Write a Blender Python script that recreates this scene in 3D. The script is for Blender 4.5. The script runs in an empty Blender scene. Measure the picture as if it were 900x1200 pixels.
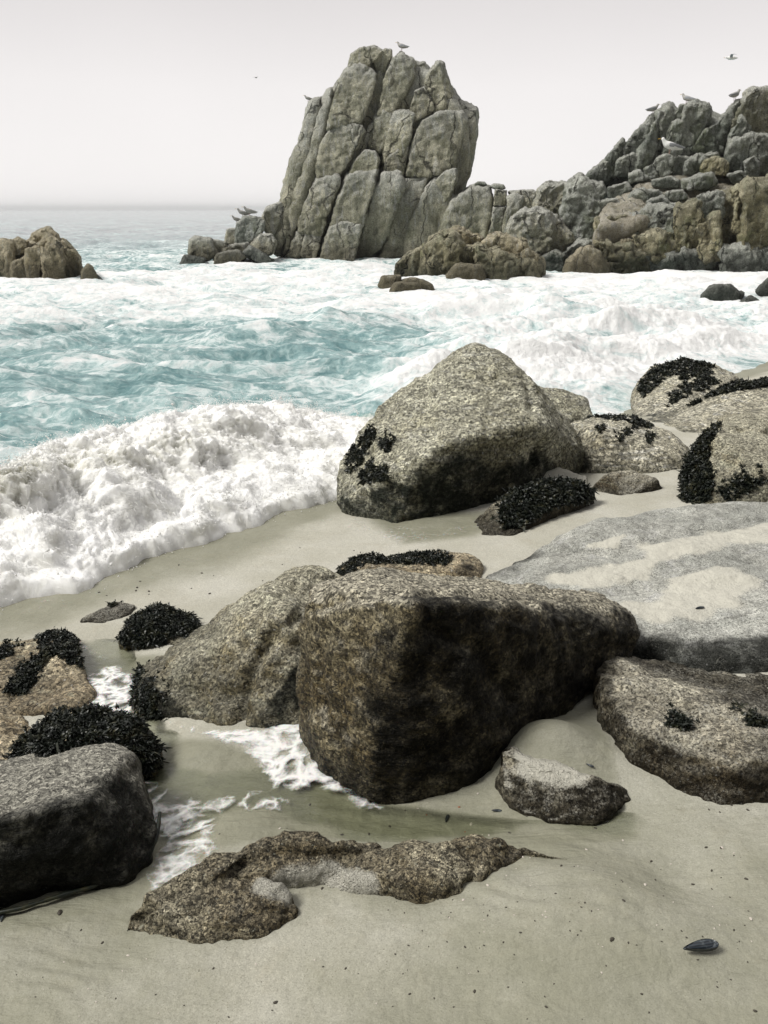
import bpy, bmesh, math, random
import numpy as np
from mathutils import Vector
from mathutils.bvhtree import BVHTree
random.seed(7); RNG = np.random.default_rng(7)
C = bpy.context.scene.collection
SC = bpy.context.scene
F = 975.0; PITCH = math.radians(20); CAMZ = 1.6; SEA = -0.5
cP, sP = math.cos(PITCH), math.sin(PITCH)

# ------------------------------------------------------------------ camera geometry helpers
def ray(px, py):
    a = (px-450)/F; b = -(py-600)/F
    return Vector((a, cP+b*sP, -sP+b*cP))
def R3(px, py, Y):
    d = ray(px, py); t = Y/d.y
    return Vector((d.x*t, Y, CAMZ+d.z*t))
def us(x, y):
    s = -0.72*(x+1.9)+0.69*(y-3.75); u = 0.69*(x+1.9)+0.72*(y-3.75)
    return u, s
def xy_us(u, s):
    # inverse of us()
    det = 0.69*0.69+0.72*0.72
    return -1.9+(0.69*u-0.72*s)/det, 3.75+(0.72*u+0.69*s)/det
def G0(x, y):
    s = -0.72*(x+1.9)+0.69*(y-3.75)
    z = -0.28-0.1*s
    return z if z < 1.2 else 1.2+0.8*(1-math.exp(-(z-1.2)/0.8))
def hit(px, py, h=0.0, plane=None):
    d = ray(px, py); t = 0.5
    while t < 200:
        z = CAMZ+d.z*t
        g = plane if plane is not None else G0(d.x*t, d.y*t)+h
        if z < g: break
        t += 0.004 if t < 20 else 0.02
    return Vector((d.x*t, d.y*t, CAMZ+d.z*t))
def PT(p):
    px, py, v = p
    return hit(px, py, v) if v < 0.95 else R3(px, py, v)

# ------------------------------------------------------------------ numpy noise
_ang = RNG.normal(size=(256, 3)).astype(np.float32); _ang /= np.linalg.norm(_ang, axis=1)[:, None]
_gx, _gy, _gz = [np.ascontiguousarray(_ang[:, k]) for k in range(3)]
_pm = RNG.permutation(256).astype(np.int32); _pm = np.concatenate([_pm, _pm])
def pn(p, seed=0):
    p = np.asarray(p); i = np.floor(p); f = (p-i).astype(np.float32); i = i.astype(np.int32)
    x, y, z = f[:, 0].copy(), f[:, 1].copy(), f[:, 2].copy(); ix, iy, iz = (i[:, 0]+seed*13) & 255, (i[:, 1]+seed*7) & 255, (i[:, 2]+seed*29) & 255
    flat = not z.any() and iz.min() == iz.max()
    wx, wy, wz = [a*a*a*(a*(a*6-15)+10) for a in (x, y, z)]
    r = np.zeros(len(p), np.float32)
    for dx in (0, 1):
        a = _pm[(ix+dx) & 255]; cx = wx if dx else 1-wx; fx = x-dx
        for dy in (0, 1):
            b = _pm[(a+iy+dy) & 255]; cxy = cx*(wy if dy else 1-wy); fy = y-dy
            for dz in ((0,) if flat else (0, 1)):
                h = _pm[(b+iz+dz) & 255]; r += cxy*((wz if dz else 1-wz))*(_gx[h]*fx+_gy[h]*fy+_gz[h]*(z-dz))
    return r.astype(float)*1.5
def fbm(p, oct=4, seed=0, gain=0.5, lac=2.03):
    p = np.asarray(p, float); r = 0; a = 1
    for k in range(oct):
        r = r + a*pn(p, seed+k*17); p = p*lac; a *= gain
    return r
def ridged(p, oct=4, seed=0, gain=0.5):
    p = np.asarray(p, float); r = 0; a = 1
    for k in range(oct):
        r = r + a*(1-2*np.abs(pn(p, seed+k*31))); p = p*2.07; a *= gain
    return r
def sstep(a, b, x):
    t = np.clip((x-a)/(b-a), 0, 1); return t*t*(3-2*t)
def lerp(a, b, t): return a+(b-a)*t

# ------------------------------------------------------------------ object helpers
def tag(o, label=None, cat=None, group=None, kind=None):
    if label: o['label'] = label
    if cat: o['category'] = cat
    if group: o['group'] = group
    if kind: o['kind'] = kind
    return o
def empty(name, loc, rz=0):
    o = bpy.data.objects.new(name, None); C.objects.link(o); o.location = loc; o.rotation_euler.z = rz
    o.empty_display_size = 0.1
    return o
def link(name, me, parent=None, mat=None, origin=None):
    o = bpy.data.objects.new(name, me); C.objects.link(o)
    if mat: me.materials.clear(); me.materials.append(mat)
    if parent is not None:
        off = Vector(parent.location); q = parent.parent
        while q is not None: off += Vector(q.location); q = q.parent
        me.transform(__import__('mathutils').Matrix.Translation(-off)); o.parent = parent
    elif origin is not None:
        me.transform(__import__('mathutils').Matrix.Translation(-Vector(origin))); o.location = origin
    return o
def coords(me):
    a = np.empty(len(me.vertices)*3); me.vertices.foreach_get('co', a); return a.reshape(-1, 3)
def normals(me):
    a = np.empty(len(me.vertices)*3, dtype=np.float32); me.vertex_normals.foreach_get('vector', a); return a.reshape(-1, 3).astype(float)
def setco(me, a):
    me.vertices.foreach_set('co', a.astype(np.float32).ravel()); me.update()
def setattr_(me, name, v):
    at = me.attributes.get(name) or me.attributes.new(name, 'FLOAT', 'POINT')
    at.data.foreach_set('value', np.asarray(v, dtype=np.float32))
def smooth(me):
    me.polygons.foreach_set('use_smooth', np.ones(len(me.polygons), dtype=bool)); me.update()

def hull_mesh(groups, vox, sm_it, sm_f=0.5):
    bm = bmesh.new()
    for g in groups:
        vs = [bm.verts.new(p) for p in g]
        r = bmesh.ops.convex_hull(bm, input=vs)
        junk = [v for v in r['geom_interior'] if isinstance(v, bmesh.types.BMVert)] + [v for v in r['geom_unused'] if isinstance(v, bmesh.types.BMVert)]
        if junk: bmesh.ops.delete(bm, geom=list(set(junk)), context='VERTS')
    me = bpy.data.meshes.new('tmp'); bm.to_mesh(me); bm.free()
    o = bpy.data.objects.new('tmp', me); C.objects.link(o)
    m = o.modifiers.new('r', 'REMESH'); m.mode = 'VOXEL'; m.voxel_size = vox
    if sm_it:
        s = o.modifiers.new('s', 'SMOOTH'); s.iterations = sm_it; s.factor = sm_f
    dg = bpy.context.evaluated_depsgraph_get(); dg.update()
    out = bpy.data.meshes.new_from_object(o.evaluated_get(dg))
    bpy.data.objects.remove(o); bpy.data.meshes.remove(me)
    return out

def displace(me, size, amp, seed, strata=None, samp=0.0, crack=0.0, fine=0.0, cracks=()):
    co = coords(me); n = normals(me)
    q = co/size + seed*3.7
    d = amp*size*fbm(q*1.6, 4, seed)
    # faceting / broken steps
    if crack:
        r = ridged(q*1.9, 3, seed+50); d -= crack*size*sstep(1.15, 1.7, r)
    if strata is not None:
        ax = Vector(strata).normalized(); ax = np.array(ax)
        al = co@ax
        w = co-np.outer(al, ax)
        k = np.concatenate([w/size*1.0, ], axis=1)
        k = w/size*1.2 + np.outer(al/size*7.0, ax) + 0.35*np.stack([pn(q*2, seed+5)]*3, 1)
        d += samp*size*ridged(k, 3, seed+9)
    if fine:
        d += fine*(1.6*fbm(co/0.14, 2, seed+60)+1.3*ridged(co/0.075, 2, seed+65)-1.3+1.2*fbm(co/0.05, 3, seed+70)+0.7*fbm(co/0.018, 2, seed+90))
    for (pl, width, depth) in cracks:       # polylines of world points: carved joints
        P = np.array([list(p) for p in pl]); best = np.full(len(co), 1e9)
        jit = 0.35*width*np.stack([pn(co/width/2.5, seed+3), pn(co/width/2.5, seed+4), pn(co/width/2.5, seed+6)], 1)
        cc = co+jit
        for a, b in zip(P[:-1], P[1:]):
            # distance to the plane strip through the camera-facing polyline: use 3D segment distance flattened in depth
            ab = b-a; t = np.clip(((cc-a)@ab)/(ab@ab), 0, 1)
            dd = cc-a-t[:, None]*ab; dd[:, 1] *= 0.35
            best = np.minimum(best, np.linalg.norm(dd, axis=1))
        d -= depth*np.exp(-(best/width)**2)
    setco(me, co+n*d[:, None])

# ------------------------------------------------------------------ node helpers
class NT:
    def __init__(s, name):
        s.m = bpy.data.materials.new(name); s.m.use_nodes = True; s.t = s.m.node_tree; s.t.nodes.clear()
        s.out = s.n('ShaderNodeOutputMaterial'); s.m.cycles.displacement_method = 'BUMP'
    def n(s, typ, **k):
        x = s.t.nodes.new(typ)
        for a, b in k.items(): setattr(x, a, b)
        return x
    def set(s, sock, v):
        if isinstance(v, bpy.types.NodeSocket): s.t.links.new(v, sock)
        elif v is not None:
            if sock.type == 'RGBA' and not hasattr(v, '__len__'): v = (v, v, v, 1)
            if sock.type == 'RGBA' and len(v) == 3: v = (*v, 1)
            sock.default_value = v
    def math(s, op, a, b=None, c=None, clamp=False):
        x = s.n('ShaderNodeMath', operation=op, use_clamp=clamp); s.set(x.inputs[0], a)
        if b is not None: s.set(x.inputs[1], b)
        if c is not None: s.set(x.inputs[2], c)
        return x.outputs[0]
    def mix(s, f, a, b, blend='MIX'):
        x = s.n('ShaderNodeMix', data_type='RGBA', blend_type=blend); s.set(x.inputs[0], f); s.set(x.inputs[6], a); s.set(x.inputs[7], b); return x.outputs[2]
    def ramp(s, f, stops, interp='LINEAR'):
        x = s.n('ShaderNodeValToRGB'); s.set(x.inputs[0], f); e = x.color_ramp; e.interpolation = interp
        while len(e.elements) < len(stops): e.elements.new(0.5)
        for el, (p, c) in zip(e.elements, stops):
            el.position = p; el.color = (c, c, c, 1) if not hasattr(c, '__len__') else (*c, 1)
        return x.outputs[0]
    def rng(s, f, a, b, c=0.0, d=1.0):
        x = s.n('ShaderNodeMapRange', interpolation_type='SMOOTHSTEP'); s.set(x.inputs[0], f)
        for i, v in enumerate((a, b, c, d)): s.set(x.inputs[i+1], v)
        return x.outputs[0]
    def noise(s, v, scale, detail=4, rough=0.55, dist=0.0):
        x = s.n('ShaderNodeTexNoise'); s.set(x.inputs['Vector'], v); s.set(x.inputs['Scale'], scale); x.inputs['Detail'].default_value = detail
        x.inputs['Roughness'].default_value = rough; x.inputs['Distortion'].default_value = dist; return x.outputs[0]
    def noisec(s, v, scale, detail=3):
        x = s.n('ShaderNodeTexNoise'); s.set(x.inputs['Vector'], v); s.set(x.inputs['Scale'], scale); x.inputs['Detail'].default_value = detail; return x.outputs[1]
    def vor(s, v, scale, feat='F1', out='Distance', rnd=1.0):
        x = s.n('ShaderNodeTexVoronoi', feature=feat); s.set(x.inputs['Vector'], v); s.set(x.inputs['Scale'], scale); x.inputs['Randomness'].default_value = rnd; return x.outputs[out]
    def attr(s, name): return s.n('ShaderNodeAttribute', attribute_name=name).outputs['Fac']
    def vadd(s, a, b, op='ADD'):
        x = s.n('ShaderNodeVectorMath', operation=op); s.set(x.inputs[0], a); s.set(x.inputs[1], b); return x.outputs[0]
    def vscale(s, a, k):
        x = s.n('ShaderNodeVectorMath', operation='SCALE'); s.set(x.inputs[0], a); s.set(x.inputs[3], k); return x.outputs[0]
    def mapping(s, v, scale=(1, 1, 1), rot=(0, 0, 0), loc=(0, 0, 0)):
        x = s.n('ShaderNodeMapping'); s.set(x.inputs[0], v); x.inputs['Scale'].default_value = scale; x.inputs['Rotation'].default_value = rot; x.inputs['Location'].default_value = loc; return x.outputs[0]
    def pos(s):
        tc = s.n('ShaderNodeTexCoord').outputs['Object']; oi = s.n('ShaderNodeObjectInfo').outputs['Random']
        k = s.math('MULTIPLY', oi, 37.0); cx = s.n('ShaderNodeCombineXYZ'); s.set(cx.inputs[0], k); s.set(cx.inputs[1], s.math('MULTIPLY', oi, 91.0)); s.set(cx.inputs[2], k)
        return s.vadd(tc, cx.outputs[0]), oi
    def bump(s, h, strength, dist, nrm=None):
        x = s.n('ShaderNodeBump'); s.set(x.inputs['Height'], h); x.inputs['Strength'].default_value = strength; x.inputs['Distance'].default_value = dist
        if nrm is not None: s.set(x.inputs['Normal'], nrm)
        return x.outputs[0]
    def bsdf(s, col, rough=0.6, nrm=None, **k):
        x = s.n('ShaderNodeBsdfPrincipled'); s.set(x.inputs['Base Color'], col); s.set(x.inputs['Roughness'], rough)
        if nrm is not None: s.set(x.inputs['Normal'], nrm)
        for a, b in k.items(): s.set(x.inputs[a.replace('_', ' ')], b)
        return x.outputs[0]
    def done(s, sh): s.t.links.new(sh, s.out.inputs[0]); return s.m

SAND_COL = (0.60, 0.58, 0.50)

def granite(name, light, mid, dark, grain=150.0, flow=(0.4, 0.2, 0.3), contrast=1.0, top=0.35, wet=0.22, wetz=0.15, sand=0.0, stain_shade=0.5, bump=1.0):
    """speckled coastal granite: dry bleached upper faces, dark algae-stained wet foot"""
    t = NT(name); p, oi = t.pos()
    big = t.noise(p, 2.2, 5, 0.6, 0.6)
    med = t.noise(p, 11, 5, 0.65, 0.3)
    g1 = t.noise(p, grain, 2, 0.7)
    g2 = t.vor(p, grain*0.75, out='Color')
    g2 = t.n('ShaderNodeSeparateColor') and g2
    sep = t.n('ShaderNodeSeparateColor'); t.set(sep.inputs[0], g2)
    g3 = t.vor(p, grain*1.6)
    base = t.mix(t.rng(big, 0.40, 0.60), mid, light)
    base = t.mix(t.math('MULTIPLY', t.rng(med, 0.46, 0.66), 0.7), base, tuple(c*0.5 for c in mid))
    base = t.mix(0.8, base, t.ramp(t.noise(p, 3.3, 6, 0.7, 0.8), [(0.3, 0.5), (0.5, 1.0), (0.7, 1.35)]), 'MULTIPLY')
    vein = t.rng(t.math('ABSOLUTE', t.math('SUBTRACT', t.noise(p, 1.6, 5, 0.6, 0.6), 0.5)), 0.0, 0.012, 1.0, 0.0)
    base = t.mix(t.math('MULTIPLY', vein, 0.7), base, tuple(c*0.25 for c in mid))
    fl = t.noise(t.mapping(p, (1.2, 1.2, 9.0), rot=flow), 4.5, 6, 0.68, 0.5)
    base = t.mix(t.math('MULTIPLY', t.rng(fl, 0.48, 0.66), 0.6), base, tuple(c*0.45 for c in mid))
    base = t.mix(t.math('MULTIPLY', t.rng(fl, 0.46, 0.36), 0.5), base, tuple(min(0.6, c*1.35) for c in light))
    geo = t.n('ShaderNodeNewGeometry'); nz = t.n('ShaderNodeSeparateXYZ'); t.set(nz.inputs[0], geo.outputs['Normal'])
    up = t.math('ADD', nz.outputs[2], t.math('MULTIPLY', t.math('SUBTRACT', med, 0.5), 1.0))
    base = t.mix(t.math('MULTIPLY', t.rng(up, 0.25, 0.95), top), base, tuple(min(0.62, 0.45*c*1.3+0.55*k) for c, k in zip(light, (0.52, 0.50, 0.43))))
    # algae film, in tongues that creep up from the foot, plus painted shade
    hg = t.attr('hgt')
    wn = t.math('ADD', hg, t.math('MULTIPLY', t.math('SUBTRACT', t.noise(p, 4.0, 5, 0.65), 0.5), wet*2.0))
    film_shade = t.rng(wn, wetz-wet*0.45, wetz+wet*0.45, 1.0, 0.0)
    stn_shade = t.attr('stain_shade'); med2 = t.noise(p, 5.5, 6, 0.7, 0.5)
    stain_shade_mask = t.math('MULTIPLY', t.rng(t.math('ADD', stn_shade, t.math('MULTIPLY', t.math('ADD', t.math('SUBTRACT', med, 0.5), t.math('SUBTRACT', med2, 0.5)), 1.7)), 0.15, 1.15), 0.93)  # outlined areas: real stains, and shade painted into the rock colour
    film_shade = t.math('MAXIMUM', t.math('MULTIPLY', film_shade, stain_shade), stain_shade_mask)
    base = t.mix(film_shade, base, dark)
    # mineral grains
    sp = t.ramp(sep.outputs[0], [(0.0, 0.18), (0.3, 0.55), (0.55, 1.0), (0.8, 1.4), (1.0, 2.1)])
    base = t.mix(0.75*contrast if contrast < 1.3 else 1.0, base, sp, 'MULTIPLY')
    pit = t.rng(g1, 0.36, 0.5, 0.0, 1.0)
    base = t.mix(t.math('MULTIPLY', t.math('SUBTRACT', 1.0, pit), 0.75), base, tuple(c*0.5 for c in dark))
    fdry = t.math('SUBTRACT', 1.0, t.math('MULTIPLY', film_shade, 0.85))
    crys = t.rng(t.noise(p, grain*0.6, 2, 0.6), 0.63, 0.72)
    base = t.mix(t.math('MULTIPLY', t.math('MULTIPLY', crys, fdry), 0.5), base, tuple(min(0.7, c*1.9+0.05) for c in light))
    if sand:
        sd = t.attr('sand'); m = t.math('ADD', sd, t.math('MULTIPLY', t.math('ADD', t.math('SUBTRACT', t.noise(p, 9, 6, 0.7), 0.5), t.math('SUBTRACT', g1, 0.5)), 1.3))
        m = t.math('MULTIPLY', t.rng(m, 0.10, 0.95), 0.93); base = t.mix(m, base, SAND_COL)
    h = t.math('ADD', t.math('MULTIPLY', g1, 0.9), t.math('MULTIPLY', g3, 0.5))
    h2 = t.math('ADD', t.math('ADD', t.noise(p, 26, 6, 0.7), t.math('MULTIPLY', fl, 1.3)), t.math('MULTIPLY', med, 1.2))
    nb = t.bump(h2, min(1, 0.75*bump), 0.04); nb = t.bump(h, min(1, 0.7*bump), 0.006, nb)
    rough = t.math('SUBTRACT', 0.85, t.math('MULTIPLY', film_shade, 0.42))
    return t.done(t.bsdf(base, rough, nb, Specular_IOR_Level=t.math('SUBTRACT', 0.35, t.math('MULTIPLY', film_shade, 0.27))))

def cliff(name, light, mid, dark, green=(0.11, 0.115, 0.055), topw=0.35, s=1.0):
    """distant jointed granite: vertical staining, guano at the tops, dark tide zone"""
    t = NT(name); p, oi = t.pos()
    big = t.noise(p, 0.55*s, 5, 0.6, 0.5); med = t.noise(p, 2.4*s, 6, 0.7, 0.4)
    st = t.noise(t.mapping(p, (3.0*s, 3.0*s, 0.45*s), rot=(0, math.radians(-14), 0)), 1.6, 6, 0.7, 0.3)
    base = t.mix(t.rng(big, 0.38, 0.62), mid, light)
    base = t.mix(t.math('MULTIPLY', t.rng(st, 0.5, 0.68), 0.65), base, tuple(c*0.45 for c in mid))
    base = t.mix(t.math('MULTIPLY', t.rng(t.noise(p, 1.3*s, 4, 0.6), 0.52, 0.66), 0.55), base, green)
    base = t.mix(t.math('MULTIPLY', t.rng(st, 0.40, 0.46, 1.0, 0.0), 0.4), base, tuple(min(.6, c*1.5) for c in light))
    base = t.mix(0.3, base, t.ramp(oi, [(0, 0.55), (1, 1.35)]), 'MULTIPLY')
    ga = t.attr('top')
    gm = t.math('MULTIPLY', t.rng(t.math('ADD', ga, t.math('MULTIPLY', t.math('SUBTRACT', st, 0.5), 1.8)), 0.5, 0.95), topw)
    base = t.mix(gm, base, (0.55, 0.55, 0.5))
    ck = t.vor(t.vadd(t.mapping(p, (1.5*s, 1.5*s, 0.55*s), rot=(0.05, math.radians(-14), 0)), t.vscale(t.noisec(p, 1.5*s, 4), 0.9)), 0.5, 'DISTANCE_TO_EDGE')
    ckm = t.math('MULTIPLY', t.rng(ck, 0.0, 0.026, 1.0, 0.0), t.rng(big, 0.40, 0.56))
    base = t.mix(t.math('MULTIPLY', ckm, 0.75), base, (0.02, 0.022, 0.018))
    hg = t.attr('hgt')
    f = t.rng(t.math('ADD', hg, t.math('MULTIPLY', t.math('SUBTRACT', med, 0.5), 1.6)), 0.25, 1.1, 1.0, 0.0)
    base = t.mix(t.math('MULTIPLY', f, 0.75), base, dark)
    g = t.noise(p, 22*s, 4, 0.75)
    base = t.mix(0.8, base, t.ramp(g, [(0.3, 0.25), (0.5, 1.0), (0.7, 1.7)]), 'MULTIPLY')
    h = t.math('ADD', t.math('SUBTRACT', t.math('MULTIPLY', med, 1.5), t.math('MULTIPLY', ckm, 0.7)), t.math('ADD', t.math('MULTIPLY', st, 1.0), t.math('MULTIPLY', t.noise(p, 9*s, 5, 0.75), 0.5)))
    nb = t.bump(h, 0.9, 0.2/s); nb = t.bump(g, 0.7, 0.05, nb)
    return t.done(t.bsdf(base, 0.85, nb, Specular_IOR_Level=0.3))

def simple(name, col, rough=0.6, var=0.3, sc=30, bump=0.3, bd=0.003, **k):
    t = NT(name); p, oi = t.pos(); n = t.noise(p, sc, 4, 0.65)
    c = t.mix(n, tuple(x*(1-var) for x in col), tuple(min(1, x*(1+var)) for x in col))
    return t.done(t.bsdf(c, rough, t.bump(n, bump, bd), **k))

M = {}
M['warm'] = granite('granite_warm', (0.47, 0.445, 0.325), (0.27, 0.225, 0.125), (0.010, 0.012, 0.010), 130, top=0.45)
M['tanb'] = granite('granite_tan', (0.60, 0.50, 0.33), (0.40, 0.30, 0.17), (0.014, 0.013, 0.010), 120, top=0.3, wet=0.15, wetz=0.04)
M['block'] = granite('granite_block', (0.27, 0.235, 0.15), (0.115, 0.088, 0.042), (0.004, 0.004, 0.0035), 150, contrast=1.25, top=0.95, wet=0.25, wetz=0.08, stain_shade=0.9)
M['pale'] = granite('granite_pale', (0.54, 0.525, 0.405), (0.35, 0.33, 0.225), (0.010, 0.015, 0.012), 85, top=0.35, wet=0.3, wetz=0.10, stain_shade=0.85, flow=(0.5, 0.6, 0.2))
M['pale2'] = granite('granite_pale_dry', (0.60, 0.56, 0.44), (0.44, 0.40, 0.29), (0.03, 0.035, 0.03), 70, top=0.3, wet=0.2, wetz=0.02, stain_shade=0.6, flow=(0.5, 0.6, 0.2))
M['slab'] = granite('granite_slab', (0.55, 0.55, 0.50), (0.34, 0.35, 0.32), (0.012, 0.013, 0.011), 190, contrast=0.4, flow=(1.45, 0.1, 0.25), top=0.3, sand=1, wet=0.08, wetz=0.03, stain_shade=0.9, bump=0.7)
M['darkg'] = granite('granite_dark', (0.13, 0.125, 0.10), (0.05, 0.045, 0.032), (0.006, 0.007, 0.006), 150, top=0.95, wet=0.22, wetz=0.05, stain_shade=0.9)
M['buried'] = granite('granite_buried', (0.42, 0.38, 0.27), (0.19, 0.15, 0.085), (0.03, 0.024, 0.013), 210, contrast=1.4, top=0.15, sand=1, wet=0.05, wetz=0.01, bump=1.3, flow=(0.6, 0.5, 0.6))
M['sandy'] = granite('granite_sandy', (0.47, 0.43, 0.32), (0.20, 0.155, 0.085), (0.014, 0.011, 0.007), 150, top=0.6, sand=1, wet=0.16, wetz=0.08, stain_shade=0.9)
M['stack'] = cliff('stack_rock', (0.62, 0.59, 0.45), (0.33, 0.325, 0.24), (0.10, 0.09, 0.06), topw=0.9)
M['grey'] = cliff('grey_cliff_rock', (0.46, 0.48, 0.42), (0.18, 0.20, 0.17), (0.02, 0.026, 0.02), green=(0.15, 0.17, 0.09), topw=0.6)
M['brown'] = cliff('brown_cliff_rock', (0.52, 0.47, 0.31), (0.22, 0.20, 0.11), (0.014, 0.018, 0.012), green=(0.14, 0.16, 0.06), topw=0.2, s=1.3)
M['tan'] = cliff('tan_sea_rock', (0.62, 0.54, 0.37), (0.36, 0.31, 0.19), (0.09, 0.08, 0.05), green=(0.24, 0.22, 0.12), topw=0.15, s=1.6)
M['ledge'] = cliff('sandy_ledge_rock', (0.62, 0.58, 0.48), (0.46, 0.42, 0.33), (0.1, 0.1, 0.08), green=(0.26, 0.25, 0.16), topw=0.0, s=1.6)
t = NT('seaweed'); p, oi = t.pos(); n = t.noise(p, 22, 4, 0.7)
M['weed'] = t.done(t.bsdf(t.ramp(n, [(0.3, (0.004, 0.006, 0.005)), (0.52, (0.012, 0.016, 0.011)), (0.62, (0.035, 0.036, 0.018)), (0.75, (0.06, 0.045, 0.02))]), 0.42, Specular_IOR_Level=0.35))
M['weedb'] = simple('brown_seaweed', (0.035, 0.026, 0.012), 0.5, 0.6, 14)

# ------------------------------------------------------------------ sky, sun, camera
w = bpy.data.worlds.new('World'); SC.world = w; w.use_nodes = True; nt = w.node_tree; nt.nodes.clear()
def wn(t, **k):
    x = nt.nodes.new(t)
    for a, b in k.items(): setattr(x, a, b)
    return x
SUN_EL = math.radians(50); SUN_AZ = math.radians(-102)      # azimuth from +Y, negative = left
sky = wn('ShaderNodeTexSky', sky_type='NISHITA'); sky.sun_disc = False; sky.sun_elevation = SUN_EL; sky.sun_rotation = SUN_AZ
bgs = wn('ShaderNodeBackground'); bgs.inputs[1].default_value = 0.05; nt.links.new(sky.outputs[0], bgs.inputs[0])
tc = wn('ShaderNodeTexCoord'); sx = wn('ShaderNodeSeparateXYZ'); nt.links.new(tc.outputs['Generated'], sx.inputs[0])
rp = wn('ShaderNodeValToRGB'); nt.links.new(sx.outputs[2], rp.inputs[0])
e = rp.color_ramp
st = [(0.0, (0.90, 0.875, 0.87)), (0.12, (0.83, 0.80, 0.79)), (0.33, (0.495, 0.463, 0.458)), (0.50, (0.60, 0.57, 0.565)), (0.85, (0.95, 0.93, 0.92)), (1.0, (1.1, 1.08, 1.07))]
while len(e.elements) < len(st): e.elements.new(0.5)
for el, (p, c) in zip(e.elements, st): el.position = p; el.color = (*c, 1)
# sky kept bright seaward; dimming behind camera added to darken near rock faces
ry = wn('ShaderNodeMapRange'); nt.links.new(sx.outputs[1], ry.inputs[0]); ry.inputs[1].default_value = -0.7; ry.inputs[2].default_value = 0.7; ry.inputs[3].default_value = 0.10; ry.inputs[4].default_value = 1.0
cn = wn('ShaderNodeTexNoise'); nt.links.new(tc.outputs['Generated'], cn.inputs[0]); cn.inputs['Scale'].default_value = 1.6; cn.inputs['Detail'].default_value = 4
cr = wn('ShaderNodeMapRange'); nt.links.new(cn.outputs[0], cr.inputs[0]); cr.inputs[1].default_value = 0.3; cr.inputs[2].default_value = 0.7; cr.inputs[3].default_value = 0.95; cr.inputs[4].default_value = 1.05
mm = wn('ShaderNodeMath', operation='MULTIPLY'); nt.links.new(ry.outputs[0], mm.inputs[0]); nt.links.new(cr.outputs[0], mm.inputs[1])
bgc = wn('ShaderNodeBackground'); nt.links.new(rp.outputs[0], bgc.inputs[0]); nt.links.new(mm.outputs[0], bgc.inputs[1])
ad = wn('ShaderNodeAddShader'); nt.links.new(bgs.outputs[0], ad.inputs[0]); nt.links.new(bgc.outputs[0], ad.inputs[1])
# the sky model is mostly veiled by the cloud deck
mxs = wn('ShaderNodeMixShader'); mxs.inputs[0].default_value = 0.92; nt.links.new(bgs.outputs[0], mxs.inputs[1]); nt.links.new(bgc.outputs[0], mxs.inputs[2])
wo = wn('ShaderNodeOutputWorld'); nt.links.new(mxs.outputs[0], wo.inputs[0])
nt.nodes.remove(ad)

sl = bpy.data.lights.new('sun', 'SUN'); sl.energy = 3.1; sl.angle = math.radians(20); sl.color = (1, 0.975, 0.92)
so = bpy.data.objects.new('sun', sl); C.objects.link(so)
dv = Vector((math.sin(SUN_AZ)*math.cos(SUN_EL), math.cos(SUN_AZ)*math.cos(SUN_EL), math.sin(SUN_EL)))
so.rotation_euler = dv.to_track_quat('Z', 'Y').to_euler(); so.location = dv*50

cd = bpy.data.cameras.new('camera'); cam = bpy.data.objects.new('camera', cd); C.objects.link(cam); SC.camera = cam
cd.sensor_fit = 'VERTICAL'; cd.sensor_height = 36; cd.lens = F/1200*36; cd.clip_end = 9000; cd.clip_start = 0.05
cam.location = (0, 0, CAMZ); cam.rotation_euler = (math.radians(90)-PITCH, 0, 0)
SC.view_settings.view_transform = 'Standard'; SC.view_settings.look = 'None'; SC.view_settings.exposure = 0.22; SC.view_settings.gamma = 1.0
SC.cycles.use_denoising = True; SC.cycles.max_bounces = 6; SC.cycles.diffuse_bounces = 3; SC.cycles.glossy_bounces = 3; SC.cycles.transparent_max_bounces = 12
SC.cycles.volume_bounces = 1; SC.cycles.caustics_reflective = False; SC.cycles.caustics_refractive = False

# ------------------------------------------------------------------ ground and water sheets
def seg_dist(x, y, pts):
    best = np.full(len(x), 1e9)
    for (ax, ay), (bx, by) in zip(pts[:-1], pts[1:]):
        dx, dy = bx-ax, by-ay; t = np.clip(((x-ax)*dx+(y-ay)*dy)/(dx*dx+dy*dy+1e-12), 0, 1)
        best = np.minimum(best, np.hypot(x-ax-t*dx, y-ay-t*dy))
    return best
def in_poly(x, y, P):
    r = np.zeros(len(x), bool); n = len(P)
    for i in range(n):
        x1, y1 = P[i]; x2, y2 = P[(i+1) % n]
        c = ((y1 > y) != (y2 > y)) & (x < (x2-x1)*(y-y1)/(y2-y1+1e-12)+x1); r ^= c
    return r
def soft_poly(x, y, pxpoly, soft, plane=None):
    """signed falloff 0..1 around a ground outline"""
    P = [hit(a, b, 0, plane).to_2d()[:] for a, b in pxpoly]
    d = seg_dist(x, y, P+[P[0]]); ins = in_poly(x, y, P)
    return sstep(-soft, soft, np.where(ins, d, -d))
def blob(x, y, px, py, r, k=1.0):
    p = hit(px, py); return np.exp(-(((x-p.x)/r)**2+((y-p.y)/(r*k))**2))

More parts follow.
